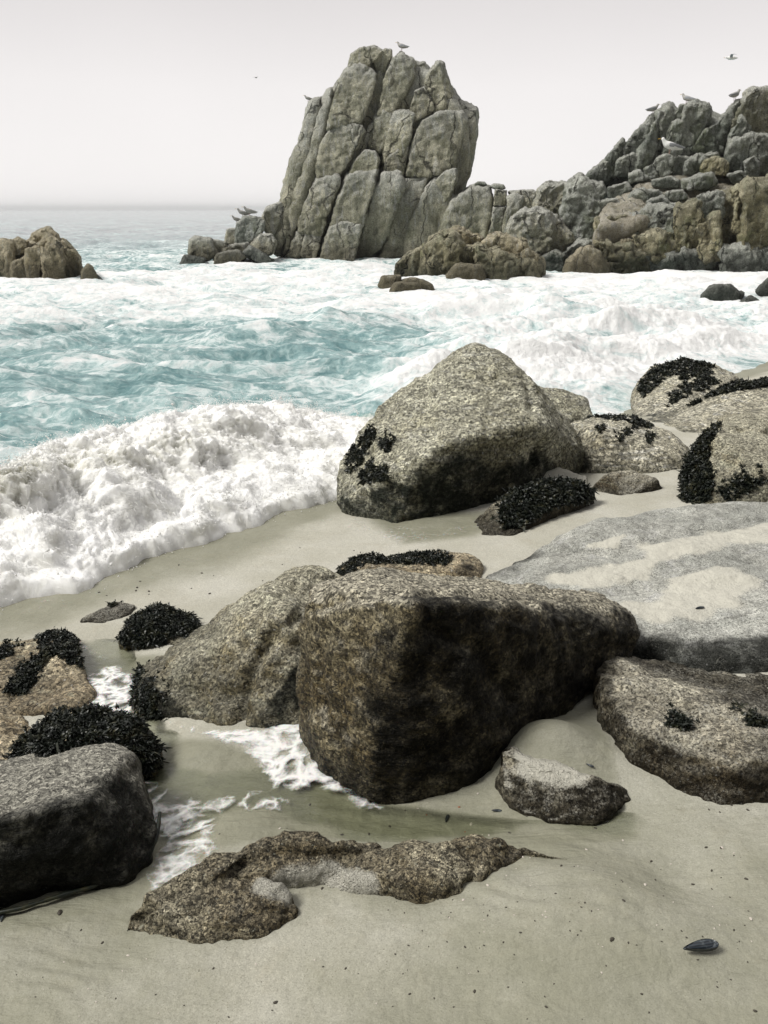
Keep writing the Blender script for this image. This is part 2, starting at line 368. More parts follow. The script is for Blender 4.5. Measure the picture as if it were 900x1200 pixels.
def ground_z(x, y, detail=True):
    s = -0.72*(x+1.9)+0.69*(y-3.75)
    z = -0.28-0.1*s
    z = np.where(z < 1.2, z, 1.2+0.8*(1-np.exp(-np.maximum(z-1.2, 0)/0.8)))
    z = np.maximum(z, -6.0)
    u = 0.69*(x+1.9)+0.72*(y-3.75); z = z-0.17*sstep(4.3, 6.0, u)*sstep(-0.5, 0.35, s)
    p = np.stack([x, y, np.zeros_like(x)], 1)
    near = np.exp(-np.hypot(x, y)/14)
    z = z + near*(0.022*fbm(p*0.9, 3, 5) + 0.004*fbm(p*5.5, 3, 8))
    # runnel scoured between the left boulders and round the centre block
    run = [hit(a, b).to_2d()[:] for a, b in ((120, 760), (150, 850), (215, 930), (330, 915), (430, 950), (560, 955), (720, 950))]
    d = seg_dist(x, y, run); z = z - 0.035*np.exp(-(d/0.16)**2)
    run = [hit(a, b).to_2d()[:] for a, b in ((215, 930), (200, 1020), (120, 1100))]
    z = z - 0.02*np.exp(-(seg_dist(x, y, run)/0.12)**2)
    # sand banked on the buried ridge and against the small rocks
    z = z + 0.045*blob(x, y, 690, 1075, 0.28, 0.6) + 0.012*blob(x, y, 450, 1100, 0.2, 0.5) + 0.105*blob(x, y, 645, 885, 0.16, 0.95)
    z = z + 0.03*blob(x, y, 230, 880, 0.12, 0.8) 
    z = z - 0.035*blob(x, y, 790, 1030, 0.11, 1.0)
    # wind/wash ripples
    rp_ = np.sin((x*0.35+y)*95 + 5*fbm(p*3, 2, 3)*2)
    m = blob(x, y, 640, 1040, 0.26, 0.8)+0.6*blob(x, y, 60, 1130, 0.25)+0.5*blob(x, y, 330, 960, 0.3, .6)
    z = z + 0.005*rp_*np.clip(m, 0, 1)*near*(0.6+0.6*pn(p*6, 31))
    z = z + 0.0018*fbm(p*38, 3, 12)*np.exp(-np.hypot(x, y)/4)
    return z
def polar(angs, rads):
    A, Rr = np.meshgrid(angs, rads); x = (np.sin(A)*Rr).ravel(); y = (np.cos(A)*Rr).ravel()
    na, nr = len(angs), len(rads)
    i = np.arange(nr-1)[:, None]*na + np.arange(na-1)[None, :]
    f = np.stack([i, i+1, i+1+na, i+na], -1).reshape(-1, 4)
    return x, y, f
def grid_mesh(name, x, y, z, f):
    me = bpy.data.meshes.new(name); me.vertices.add(len(x)); me.loops.add(len(f)*4); me.polygons.add(len(f))
    me.vertices.foreach_set('co', np.stack([x, y, z], 1).astype(np.float32).ravel())
    me.loops.foreach_set('vertex_index', f.astype(np.int32).ravel())
    me.polygons.foreach_set('loop_start', (np.arange(len(f))*4).astype(np.int32)); me.polygons.foreach_set('loop_total', np.full(len(f), 4, np.int32))
    me.update(calc_edges=True); me.validate(); smooth(me)
    return me
dg = math.radians
angs = np.concatenate([np.linspace(-180, -34, 90)[:-1], np.linspace(-34, 34, 700), np.linspace(34, 180, 90)[1:]])*math.pi/180
rads = np.concatenate([np.linspace(0.02, 0.9, 12)[:-1], np.geomspace(0.9, 14, 900)[:-1], np.geomspace(14, 6000, 90)])
x, y, f = polar(angs, rads); f = f[:, ::-1]
z = ground_z(x, y); me = grid_mesh('sand', x, y, z, f)
u_, s_ = us(x, y)
wet = sstep(-0.75, -0.1, s_+0.25*pn(np.stack([x, y, 0*x], 1)*1.5, 3))*0.75
wet = np.maximum(wet, 0.95*soft_poly(x, y, [(90, 760), (240, 770), (170, 850), (300, 880), (360, 890), (460, 945), (600, 965), (760, 960), (770, 990), (650, 1000), (560, 985), (380, 985), (260, 1000), (170, 1060), (60, 1100), (-60, 1110), (-60, 1050), (160, 1010), (150, 900), (60, 850)], 0.09))
wet = np.maximum(wet, 0.5*soft_poly(x, y, [(700, 1010), (770, 1035), (800, 1050), (850, 1040), (820, 1010), (770, 1000), (720, 985)], 0.09))
wet = np.maximum(wet, 0.7*soft_poly(x, y, [(560, 930), (740, 930), (700, 820), (560, 850)], 0.05))
wet = np.maximum(wet, 0.8*soft_poly(x, y, [(400, 590), (470, 640), (560, 630), (640, 590), (560, 600)], 0.12))
wet = np.maximum(wet, (0.66+0.25*pn(np.stack([x, y, 0*x], 1)*1.8, 44))*sstep(3.4, 1.9, np.hypot(x, y)))
setattr_(me, 'wet', np.clip(wet, 0, 1))
t = NT('beach_sand'); p = t.n('ShaderNodeNewGeometry').outputs['Position']
wt = t.attr('wet'); n1 = t.noise(p, 1.7, 5, 0.6, 0.4); n2 = t.noise(p, 14, 5, 0.7); gr = t.noise(p, 420, 2, 0.8); gv = t.n('ShaderNodeSeparateColor'); t.set(gv.inputs[0], t.vor(p, 330, out='Color'))
c = t.mix(t.rng(n1, 0.35, 0.65), (0.435, 0.42, 0.35), (0.515, 0.50, 0.435))
c = t.mix(t.math('MULTIPLY', t.rng(n2, 0.5, 0.75), 0.35), c, (0.40, 0.36, 0.28))
c = t.mix(0.55, c, t.ramp(gv.outputs[0], [(0, 0.55), (0.25, 0.9), (0.75, 1.05), (1, 1.35)]), 'MULTIPLY')
spk = t.math('MULTIPLY', t.rng(t.vor(p, 95), 0.10, 0.16, 1.0, 0.0), t.rng(t.noise(p, 9, 3, 0.6), 0.44, 0.6))
c = t.mix(t.math('MULTIPLY', spk, 0.75), c, (0.10, 0.08, 0.055))
wm = t.rng(t.math('ADD', wt, t.math('MULTIPLY', t.math('SUBTRACT', t.noise(p, 5, 5, 0.65), 0.5), 0.5)), 0.2, 0.85)
c = t.mix(t.math('MULTIPLY', wm, 0.85), c, t.mix(t.noise(p, 7, 5, 0.7), (0.15, 0.15, 0.102), (0.25, 0.245, 0.175)))
h = t.math('ADD', t.math('MULTIPLY', gr, 0.6), t.math('MULTIPLY', gv.outputs[1], 0.25)); rip = t.noise(t.mapping(p, (5, 16, 1), rot=(0, 0, 0.35)), 2.2, 5, 0.6, 0.9); nb = t.bump(t.math('ADD', n2, t.math('MULTIPLY', rip, t.math('ADD', 0.3, wm))), 0.5, 0.014); nb = t.bump(t.math('MULTIPLY', h, t.math('SUBTRACT', 1.15, wm)), 0.7, 0.0035, nb)
m = t.done(t.bsdf(c, t.math('SUBTRACT', 0.9, t.math('MULTIPLY', wm, 0.4)), nb, Specular_IOR_Level=0.28))
ground = link('sand', me, mat=m); tag(ground, kind='structure')

# --- sea
angs = np.concatenate([np.linspace(-100, -33, 80)[:-1], np.linspace(-33, 33, 760), np.linspace(33, 100, 80)[1:]])*math.pi/180
rads = np.concatenate([np.geomspace(3.0, 48, 900)[:-1], np.geomspace(48, 6000, 160)])
x, y, f = polar(angs, rads); f = f[:, ::-1]
def sea_h(x, y):
    r = np.hypot(x, y); p = np.stack([x, y, 0*x], 1)
    q = np.stack([x*0.35-y*0.12, y*0.9+x*0.10, 0*x], 1)
    wq = q + 0.5*np.stack([pn(p*0.35, 2), pn(p*0.35, 4), 0*x], 1)
    z = 0.19*(ridged(wq*0.42, 2, 11)-0.75) + 0.10*(ridged(wq*1.15, 3, 21)-0.8) + 0.035*(ridged(p*np.array([1.3, 3.0, 1]), 3, 31)-0.8)*np.exp(-r/40)
    z += 0.02*fbm(p*6, 3, 41)*np.exp(-r/14)
    far = 1/(1+(r/180)**2); z = z*(0.25+0.75*far)
    return z
u_, s_ = us(x, y)
cal = sstep(0.2, 3.5, s_)
z = SEA + sea_h(x, y)*(0.25+0.75*cal)
# breaking surf over the right-hand bar
surf = soft_poly(x, y, [(430, 470), (520, 405), (600, 375), (700, 368), (800, 372), (905, 365), (960, 395), (880, 415), (780, 440), (720, 470), (690, 482), (560, 500)], 0.7, SEA)
band = soft_poly(x, y, [(-200, 330), (120, 326), (330, 318), (450, 312), (520, 330), (640, 332), (720, 325), (960, 322), (1000, 365), (700, 372), (520, 385), (330, 372), (120, 378), (-200, 395)], 1.2, SEA)
pp = np.stack([x, y, 0*x], 1)
z += surf*(0.12+0.17*fbm(pp*np.array([0.7, 1.2, 1]), 3, 61)+0.05*np.abs(fbm(pp*4, 4, 66)))
bl = 0
for off in (0.0, 2.1, 4.6):
    ln = [xy_us(uu, 1.9+off+0.10*uu+0.25*math.sin(uu*1.3+off)) for uu in np.linspace(3.6, 13, 24)]
    dd = seg_dist(x, y, ln); bl = bl+np.exp(-(dd/0.38)**2)*(0.7+0.6*pn(pp*0.9, 78))
z += surf*0.20*bl
z += band*(0.04+0.10*np.abs(fbm(pp*np.array([0.6, 1.4, 1]), 5, 71)))
# a swell line rising in mid water
sw = [hit(a, b, 0, SEA).to_2d()[:] for a, b in ((60, 430), (250, 410), (420, 385), (560, 372), (640, 370))]
z += 0.28*np.exp(-(seg_dist(x, y, sw)/0.7)**2)*(0.7+0.5*pn(pp*0.8, 77))
foam = 0.13 + 0.27*surf + 0.38*band + 0.22*fbm(pp*np.array([0.25, 0.5, 1]), 3, 83) + 0.9*np.clip(z-SEA, -0.2, 0.35)
foam += 0.35*sstep(3.0, 1.6, s_) + 0.22*surf*(bl-0.35)
r = np.hypot(x, y)
foam += 0.35*soft_poly(x, y, [(200, 318), (330, 300), (500, 298), (640, 322), (720, 318), (1000, 318), (1000, 334), (640, 340), (500, 318), (330, 312), (200, 328)], 0.8, SEA)
foam -= 0.30*sstep(36, 70, r)
foam -= 0.10*soft_poly(x, y, [(-200, 400), (100, 385), (330, 385), (520, 388), (640, 372), (560, 400), (440, 450), (380, 465), (200, 445), (-200, 520)], 1.0, SEA)
foam = np.where((r > 55) & (r < 75), foam+0.12*pn(pp*0.1, 5), foam)
me = grid_mesh('sea', x, y, z, f); setattr_(me, 'foam', foam)
gz_ = ground_z(x, y)
bm = bmesh.new(); bm.from_mesh(me); bm.verts.ensure_lookup_table()
kill = [bm.verts[i] for i in np.nonzero(gz_ > z+0.12)[0]]
bmesh.ops.delete(bm, geom=kill, context='VERTS'); bm.to_mesh(me); bm.free()
t = NT('sea_water'); p = t.n('ShaderNodeNewGeometry').outputs['Position']
fa = t.attr('foam')
pw = t.vadd(p, t.vscale(t.vadd(t.noisec(p, 0.7, 5), (0.5, 0.5, 0.5), 'SUBTRACT'), 1.8))
l1 = t.noise(t.mapping(pw, (0.55, 1.2, 1.0), rot=(0, 0, 0.12)), 1.0, 9, 0.72, 0.6); l2 = t.noise(t.mapping(pw, (1.3, 2.6, 1)), 2.4, 8, 0.75, 0.5)
lace = t.vor(t.mapping(pw, (1.0, 1.7, 1)), 1.6, 'DISTANCE_TO_EDGE'); l3 = t.rng(lace, 0.0, 0.22, 1.0, 0.0); lace2 = t.rng(t.vor(t.mapping(pw, (1.0, 1.5, 1)), 4.5, 'DISTANCE_TO_EDGE'), 0.0, 0.2, 1.0, 0.0)
fs = t.math('ADD', t.math('MULTIPLY', t.math('SUBTRACT', l1, 0.5), 2.4), t.math('MULTIPLY', t.math('SUBTRACT', l2, 0.5), 1.6))
fs = t.math('ADD', fs, t.math('ADD', t.math('MULTIPLY', l3, 0.20), t.math('MULTIPLY', lace2, 0.14))); fs = t.math('ADD', fs, fa)
fm = t.rng(fs, 0.22, 0.62)
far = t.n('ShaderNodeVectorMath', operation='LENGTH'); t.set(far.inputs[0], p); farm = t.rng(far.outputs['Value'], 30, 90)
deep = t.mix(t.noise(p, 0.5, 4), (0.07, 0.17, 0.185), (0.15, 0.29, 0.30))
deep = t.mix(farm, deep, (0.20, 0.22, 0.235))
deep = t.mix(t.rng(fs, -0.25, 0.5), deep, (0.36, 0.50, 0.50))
nb = t.bump(t.math('ADD', l2, t.noise(p, 9, 5, 0.7)), 0.5, 0.06)
wsh = t.bsdf(deep, 0.14, nb, IOR=1.33, Specular_IOR_Level=0.5)
fb = t.bump(t.math('ADD', t.noise(p, 7, 7, 0.75), l1), 0.7, 0.08)
fsh = t.bsdf(t.mix(t.rng(fs, 0.5, 0.95), (0.66, 0.74, 0.74), (0.90, 0.90, 0.895)), 0.8, fb)
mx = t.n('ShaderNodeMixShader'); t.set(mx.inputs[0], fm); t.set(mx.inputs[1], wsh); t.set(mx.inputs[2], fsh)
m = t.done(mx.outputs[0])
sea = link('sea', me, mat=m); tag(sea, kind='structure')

# --- breaking wave
U = np.linspace(-3.2, 5.4, 1150); S = np.linspace(-0.06, 3.4, 420)
SS, UU = np.meshgrid(S, U); u1 = UU.ravel(); s1 = SS.ravel()
pu = np.stack([u1, s1, 0*u1], 1)
toe = 0.16*pn(np.stack([u1*1.3, 0*u1, 0*u1+3], 1), 5)+0.08*pn(np.stack([u1*4, 0*u1, 0*u1], 1), 6)+0.03*pn(np.stack([u1*14, 0*u1, 0*u1], 1), 7)
endf = sstep(4.3, 3.2, u1)                            # the wave dies out toward the big boulder
H = 0.56*np.interp(u1, [-3.2, -1, 0.3, 1.2, 2.0, 2.8, 3.5, 4.2, 5.4], [0.8, 0.85, 0.80, 0.98, 1.0, 0.82, 0.5, 0.12, 0.02])
sc_ = np.interp(u1, [-3, 0, 1.5, 3, 5], [0.95, 0.95, 1.28, 1.5, 1.6]) + 0.12*pn(np.stack([u1*1.1, 0*u1, 0*u1], 1), 9)
s2 = s1+0.10*fbm(pu*2.2, 3, 13)
front = 0.30*np.interp(u1, [-3, 0.2, 0.9, 1.5, 2.2, 3.4, 5], [1, 0.95, 1.15, 0.8, 0.75, 0.7, 0.3])
s3 = s1+0.16*pn(np.stack([u1*2.3, s1*2, 0*u1+7], 1), 14)+0.07*pn(np.stack([u1*7, s1*6, 0*u1+7], 1), 15)
bore = front*(0.8+0.35*pn(np.stack([u1*1.7, 0*u1, 0*u1+2], 1), 16))*(0.22*sstep(0, 0.10, s1)+0.78*sstep(0.05, 0.55, s3))*np.exp(-(np.maximum(s3-0.55, 0)/0.32)**2)
crest = H*np.where(s2 < sc_, np.exp(-((s2-sc_)/(0.42*sc_+0.1))**2), np.exp(-((s2-sc_)/0.75)**2))
prof = np.maximum(bore, crest) + 0.25*np.minimum(bore, crest)
x1, y1 = xy_us(u1, s1-toe)
g = ground_z(x1, y1)
base = np.maximum(g, SEA+0.0*g)
ze = base + prof*sstep(0.0, 0.05, s1) - 0.03*(1-sstep(0.0, 0.04, s1))
ze -= 0.25*sstep(2.5, 3.3, s1)
w3 = np.stack([x1, y1, ze], 1)
tb = sstep(0.0, 0.12, s1)*sstep(3.3, 2.2, s1)*(0.3+0.7*np.clip(prof*3, 0, 1))
# streaks run up and over the crest, so stretch the turbulence along s
q = np.stack([u1*1.0+0.35*s1, s1*0.55-0.2*u1, ze*1.5], 1)
qi = np.stack([u1+0.3*s1, s1*0.8, ze*1.2], 1); qi = qi+0.15*np.stack([pn(qi*2, 51), pn(qi*2, 52), 0*u1], 1)
d1 = np.abs(pn(qi*2.1, 21))*1.6+0.5*np.abs(pn(qi*4.3, 22))-0.35; d2 = np.abs(pn(qi*8.5, 25))+0.5*np.abs(pn(qi*17, 26))-0.3; d3 = np.abs(fbm(w3*26, 2, 29, 0.6))
dd_ = tb*(0.15*d1+0.075*d2+0.03*d3); dz = dd_*0.8; dx = tb*(0.04*fbm(q*3+9, 2, 33))+dd_*0.35; dy = tb*(0.04*fbm(q*3+19, 2, 37))-dd_*0.45
tuft = tb*0.05*np.maximum(0, fbm(np.stack([u1*7, s1*2.2, 0*u1], 1), 3, 44, 0.6)-0.15)*np.exp(-((s1-sc_)/0.25)**2)
x2 = x1+dx+tuft*0.5; y2 = y1+dy-tuft*0.7; z2 = ze+dz+tuft
na = len(S); nr = len(U); i = np.arange(nr-1)[:, None]*na+np.arange(na-1)[None, :]; f = np.stack([i, i+na, i+na+1, i+1], -1).reshape(-1, 4)
me = grid_mesh('wave', x2, y2, z2, f)
hollow = np.exp(-((s2-0.92)/0.24)**2)*np.interp(u1, [-3, 0, 0.6, 1.5, 2.2, 2.8, 5], [.8, .9, 1.0, 0.8, 0.45, 0.1, 0])
back = sstep(sc_+0.15, sc_+0.9, s1)
cover = 1.15-0.62*hollow-0.8*back+0.3*d2-0.5*sstep(3.0, 4.5, u1)*sstep(0.4, 1.6, s1)
setattr_(me, 'cover', cover); setattr_(me, 'hollow', hollow); setattr_(me, 'back', back)
edge = np.clip(sstep(3.35, 2.2, s1)*(1-0.0*u1)*sstep(5.35, 4.2, u1), 0, 1); setattr_(me, 'edge', edge)
cu = t = NT('breaking_water'); p = t.n('ShaderNodeNewGeometry').outputs['Position']
cv = t.attr('cover'); ho = t.attr('hollow'); bk = t.attr('back')
stv = t.mapping(p, (2.6, 1.1, 1.3), rot=(0, 0, dg(45)))
sn = t.noise(stv, 3.0, 8, 0.7, 0.9); sn2 = t.noise(p, 14, 6, 0.75, 0.4)
v = t.math('ADD', cv, t.math('ADD', t.math('MULTIPLY', t.math('SUBTRACT', sn, 0.5), 1.6), t.math('MULTIPLY', t.math('SUBTRACT', sn2, 0.5), 0.7)))
fm = t.rng(v, 0.15, 0.85)
under = t.mix(bk, (0.36, 0.35, 0.27), (0.13, 0.33, 0.34))
col = t.mix(fm, under, t.mix(t.rng(v, 0.7, 1.5), (0.86, 0.855, 0.82), (0.985, 0.98, 0.97)))
nb = t.bump(t.math('ADD', sn, t.math('MULTIPLY', sn2, 0.6)), 0.35, 0.03)
sh = t.bsdf(col, t.rng(fm, 0, 1, 0.3, 0.9), nb, Subsurface_Weight=0.6, Subsurface_Scale=0.08, Subsurface_Radius=(1, 1, 1), Specular_IOR_Level=0.25)
ed = t.rng(t.math('ADD', t.attr('edge'), t.math('MULTIPLY', t.math('SUBTRACT', t.noise(p, 5, 7, 0.75), 0.5), 0.9)), 0.4, 0.6)
tr = t.n('ShaderNodeBsdfTransparent'); mx = t.n('ShaderNodeMixShader'); t.set(mx.inputs[0], ed); t.set(mx.inputs[1], tr.outputs[0]); t.set(mx.inputs[2], sh)
m = t.done(mx.outputs[0])
wave = link('breaking_wave', me, mat=m); tag(wave, kind='structure')
WAVE = dict(x=x2, y=y2, z=z2, s=s1, u=u1, prof=prof, sc=sc_)

# spray thrown off the crest and the bore: uncountable droplets
sel = np.nonzero((np.abs(s1-sc_) < 0.35) & (u1 < 4.2) | ((s1 < 0.8) & (s1 > 0.08) & (u1 < 4.6)) | ((u1 < 4) & (s1 < 1.6)))[0]
wgt = np.exp(-((s1[sel]-sc_[sel])/0.22)**2)*1.6+0.8*np.exp(-((s1[sel]-0.15)/0.15)**2)+0.12
wgt *= np.maximum(0.05, d1[sel]+0.5)**2
pick = RNG.choice(sel, 22000, p=wgt/wgt.sum())
base_v = np.array([(1, 0, 0), (-.5, .87, 0), (-.5, -.87, 0), (0, 0, 1.4), (0, 0, -1.4)]); base_f = np.array([(0, 1, 3), (1, 2, 3), (2, 0, 3), (1, 0, 4), (2, 1, 4), (0, 2, 4)])
N = len(pick); hh = RNG.exponential(0.045, N); ctr = np.stack([x2[pick]+RNG.normal(0, .02, N)+hh*0.3, y2[pick]+RNG.normal(0, .02, N)-hh*0.3, z2[pick]+hh], 1)
szz = (0.0012+RNG.exponential(0.0014, N))*(1.2-np.clip(hh*4, 0, 0.8)); rot = RNG.normal(size=(N, 3, 3)); rot = np.linalg.qr(rot)[0]
vv = (np.einsum('nij,kj->nki', rot, base_v)*szz[:, None, None]+ctr[:, None, :]).reshape(-1, 3)
ff = (base_f[None]+(np.arange(N)*5)[:, None, None]).reshape(-1, 3)
def tri_mesh(name, v, f):
    me = bpy.data.meshes.new(name); me.vertices.add(len(v)); me.loops.add(len(f)*3); me.polygons.add(len(f))
    me.vertices.foreach_set('co', v.astype(np.float32).ravel()); me.loops.foreach_set('vertex_index', f.astype(np.int32).ravel())
    me.polygons.foreach_set('loop_start', (np.arange(len(f))*3).astype(np.int32)); me.polygons.foreach_set('loop_total', np.full(len(f), 3, np.int32))
    me.update(calc_edges=True); return me
me = tri_mesh('spray', vv, ff); smooth(me)
t = NT('spray_drops'); sh_ = t.bsdf((0.95, 0.95, 0.94), 0.7); tl = t.n('ShaderNodeBsdfTranslucent'); tl.inputs[0].default_value = (0.95, 0.95, 0.94, 1); mx = t.n('ShaderNodeMixShader'); mx.inputs[0].default_value = 0.5; t.set(mx.inputs[1], sh_); t.set(mx.inputs[2], tl.outputs[0]); m = t.done(mx.outputs[0])
o = link('wave_spray', me, mat=m); tag(o, 'fine white droplets flying off the crest of the breaking wave', 'spray', kind='stuff')
# feathery jets of foam: fine strands carried along the torn water
wg = RNG.random(len(sel))*0.0+0.5+0.5*np.exp(-((s1[sel]-sc_[sel]+0.05)/0.3)**2)+1.0*np.exp(-((s1[sel]-0.4)/0.3)**2); wg *= np.clip(cover[sel], 0.05, 1.2)*np.clip(prof[sel]*4, 0, 1)
N = 55000; pick = RNG.choice(sel, N, p=wg/wg.sum()); B = np.stack([x2[pick], y2[pick], z2[pick]], 1)+RNG.normal(0, .012, (N, 3))
fq = np.stack([u1[pick]*1.8, s1[pick]*1.8, 0*pick], 1)
F1 = pn(fq, 91)*2.2; F2 = pn(fq, 92)*1.5
un = lambda a: a/np.maximum(np.linalg.norm(a, axis=1, keepdims=True), 1e-9)
D = un(np.stack([0.55+0.9*F1, -0.55+0.3*F2, 0.45+0.5*F2], 1)+RNG.normal(0, .28, (N, 3)))
Ln = (RNG.exponential(0.016, N)+0.010)[:, None]; Wd = RNG.uniform(0.0008, 0.0030, N)[:, None]; sd_ = un(np.cross(D, RNG.normal(size=(N, 3)))); rows = []
for tt, ww in [(-0.3, 0.2), (0.15, 1.0), (0.6, 0.7), (1.0, 0.1)]:
    c = B+D*Ln*tt; c[:, 2] -= (0.45*Ln*tt*tt)[:, 0]; rows += [c-sd_*Wd*ww, c+sd_*Wd*ww]
V = np.stack(rows, 1).reshape(-1, 3); k = (np.arange(N)*8)[:, None]; Fc = np.concatenate([k+np.array([[2*j, 2*j+1, 2*j+3, 2*j+2]]) for j in range(3)], 0)
me = grid_mesh('foam_jets', V[:, 0], V[:, 1], V[:, 2], Fc); o = link('wave_foam', me, mat=m); tag(o, 'feathery white foam torn from the breaking wave', 'foam', kind='stuff')

# --- thin water standing in the runnel and scour hollows
def water_z(x, y):
    s = -0.72*(x+1.9)+0.69*(y-3.75); return -0.28-0.1*s-0.011
PW = [(60, 740), (150, 745), (180, 790), (190, 850), (300, 862), (360, 860), (440, 935), (600, 955), (740, 945), (790, 960), (780, 985), (650, 1000), (600, 990), (400, 980), (280, 990), (190, 1040), (130, 1090), (20, 1110), (-60, 1100), (-60, 1040), (150, 990), (120, 880), (40, 800)]
P = [hit(a, b) for a, b in PW]; gx = np.arange(min(q.x for q in P), max(q.x for q in P), 0.01); gy = np.arange(min(q.y for q in P), max(q.y for q in P), 0.01)
Y_, X_ = np.meshgrid(gy, gx); x = X_.ravel(); y = Y_.ravel(); na = len(gy); i = np.arange(len(gx)-1)[:, None]*na+np.arange(na-1)[None, :]
f = np.stack([i, i+na, i+na+1, i+1], -1).reshape(-1, 4); pq = np.stack([x, y, 0*x], 1)
mk = soft_poly(x, y, PW, 0.05); me = grid_mesh('shallow_water', x, y, water_z(x, y)+0.0012*fbm(pq*np.array([14, 22, 1]), 3, 61)-0.015*(1-mk), f)
setattr_(me, 'depth', sstep(0.0, 0.012, water_z(x, y)-ground_z(x, y)+0.003*fbm(pq*9, 3, 64))*sstep(0.15, 0.8, mk))
bm = bmesh.new(); bm.from_mesh(me); bm.verts.ensure_lookup_table(); bmesh.ops.delete(bm, geom=[bm.verts[j] for j in np.nonzero((mk < 0.05) | (ground_z(x, y) > water_z(x, y)+0.01))[0]], context='VERTS'); bm.to_mesh(me); bm.free()
t = NT('clear_shallow_water'); p = t.n('ShaderNodeNewGeometry').outputs['Position']
nb = t.bump(t.noise(t.mapping(p, (1, 2.2, 1), rot=(0, 0, 0.4)), 26, 5, 0.65, 0.6), 0.35, 0.006)
fr = t.n('ShaderNodeFresnel'); fr.inputs['IOR'].default_value = 1.4; t.set(fr.inputs['Normal'], nb)
tr = t.n('ShaderNodeBsdfTransparent'); tr.inputs[0].default_value = (0.90, 0.92, 0.85, 1); gl = t.n('ShaderNodeBsdfGlossy'); gl.inputs['Roughness'].default_value = 0.08; t.set(gl.inputs['Normal'], nb)
dp = t.attr('depth'); t.set(tr.inputs[0], t.mix(dp, (1, 1, 1), (0.88, 0.90, 0.82)))
mx = t.n('ShaderNodeMixShader'); t.set(mx.inputs[0], t.math('MULTIPLY', fr.outputs[0], t.math('MULTIPLY', dp, 1.8), clamp=True)); t.set(mx.inputs[1], tr.outputs[0]); t.set(mx.inputs[2], gl.outputs[0])
tag(link('shallow_water', me, mat=t.done(mx.outputs[0])), kind='structure')

# --- foam lace left by the runnel
def foam_sheet(name, pxpoly, dens, soft, label, res=0.012):
    P = [hit(a, b) for a, b in pxpoly]; xs = [q.x for q in P]; ys = [q.y for q in P]
    gx = np.arange(min(xs)-0.1, max(xs)+0.1, res); gy = np.arange(min(ys)-0.1, max(ys)+0.1, res)
    Y_, X_ = np.meshgrid(gy, gx); x = X_.ravel(); y = Y_.ravel(); na = len(gy)
    i = np.arange(len(gx)-1)[:, None]*na+np.arange(na-1)[None, :]; f = np.stack([i, i+na, i+na+1, i+1], -1).reshape(-1, 4)
    mk = soft_poly(x, y, pxpoly, soft)
    me = grid_mesh(name, x, y, np.maximum(ground_z(x, y), water_z(x, y) if label.find('wave') < 0 and label.find('pointed') < 0 else -9)+0.0025+0.002*mk, f); setattr_(me, 'mask', mk*dens)
    bm = bmesh.new(); bm.from_mesh(me); bm.verts.ensure_lookup_table(); bmesh.ops.delete(bm, geom=[bm.verts[j] for j in np.nonzero(mk < 0.02)[0]], context='VERTS'); bm.to_mesh(me); bm.free()
    o = link(name, me, mat=M['foam']); tag(o, label, 'foam', kind='stuff'); return o
t = NT('sea_foam'); p = t.n('ShaderNodeNewGeometry').outputs['Position']; mk = t.attr('mask')
pw = t.vadd(p, t.vscale(t.noisec(p, 6, 5), 0.22))
cell = t.vor(pw, 11, 'DISTANCE_TO_EDGE'); cell2 = t.vor(pw, 31, 'DISTANCE_TO_EDGE')
lc = t.math('ADD', t.math('MULTIPLY', t.math('SUBTRACT', 1, t.math('MULTIPLY', cell, 3.2)), 0.75), t.math('MULTIPLY', t.math('SUBTRACT', 1, t.math('MULTIPLY', cell2, 3)), 0.3))
lc = t.math('ADD', lc, t.math('MULTIPLY', t.math('SUBTRACT', t.noise(p, 9, 6, 0.7, 0.5), 0.5), 1.3))
al = t.rng(t.math('ADD', lc, t.math('MULTIPLY', mk, 1.6)), 1.3, 2.4)
sh = t.bsdf((0.84, 0.84, 0.82), 0.6, t.bump(t.noise(p, 90, 4, 0.7), 0.3, 0.003), Subsurface_Weight=0.3, Subsurface_Scale=0.01)
tr = t.n('ShaderNodeBsdfTransparent'); mx = t.n('ShaderNodeMixShader'); t.set(mx.inputs[0], al); t.set(mx.inputs[1], tr.outputs[0]); t.set(mx.inputs[2], sh)
M['foam'] = t.done(mx.outputs[0])
foam_sheet('foam_lace', [(80, 745), (160, 790), (165, 830), (110, 850), (90, 800), (130, 775), (60, 740)], 0.8, 0.05, 'lacy white foam on wet sand behind the left weedy rocks')
foam_sheet('foam_lace', [(160, 905), (200, 925), (250, 960), (255, 995), (215, 1035), (170, 1045), (185, 985), (165, 945)], 0.72, 0.04, 'lacy foam patch beside the dark front left boulder')
foam_sheet('foam_lace', [(200, 845), (250, 858), (310, 858), (352, 838), (362, 880), (420, 932), (455, 945), (420, 945), (370, 915), (350, 925), (320, 920), (300, 890), (250, 870)], 0.88, 0.03, 'white foam sheet at the foot of the square centre block')
foam_sheet('foam_lace', [(180, 925), (240, 935), (300, 925), (340, 935), (330, 948), (260, 950), (200, 950)], 0.65, 0.03, 'thin streak of foam crossing the wet runnel')
foam_sheet('foam_lace', [(-40, 715), (60, 690), (200, 655), (300, 625), (400, 603), (420, 612), (330, 640), (200, 678), (60, 720), (-40, 745)], 0.25, 0.08, 'faint foam line left on the sand in front of the wave', 0.02)
foam_sheet('foam_lace', [(395, 590), (440, 610), (520, 620), (580, 605), (560, 625), (470, 640), (400, 620)], 0.35, 0.06, 'thin wash of foam around the tall pointed boulder', 0.02)


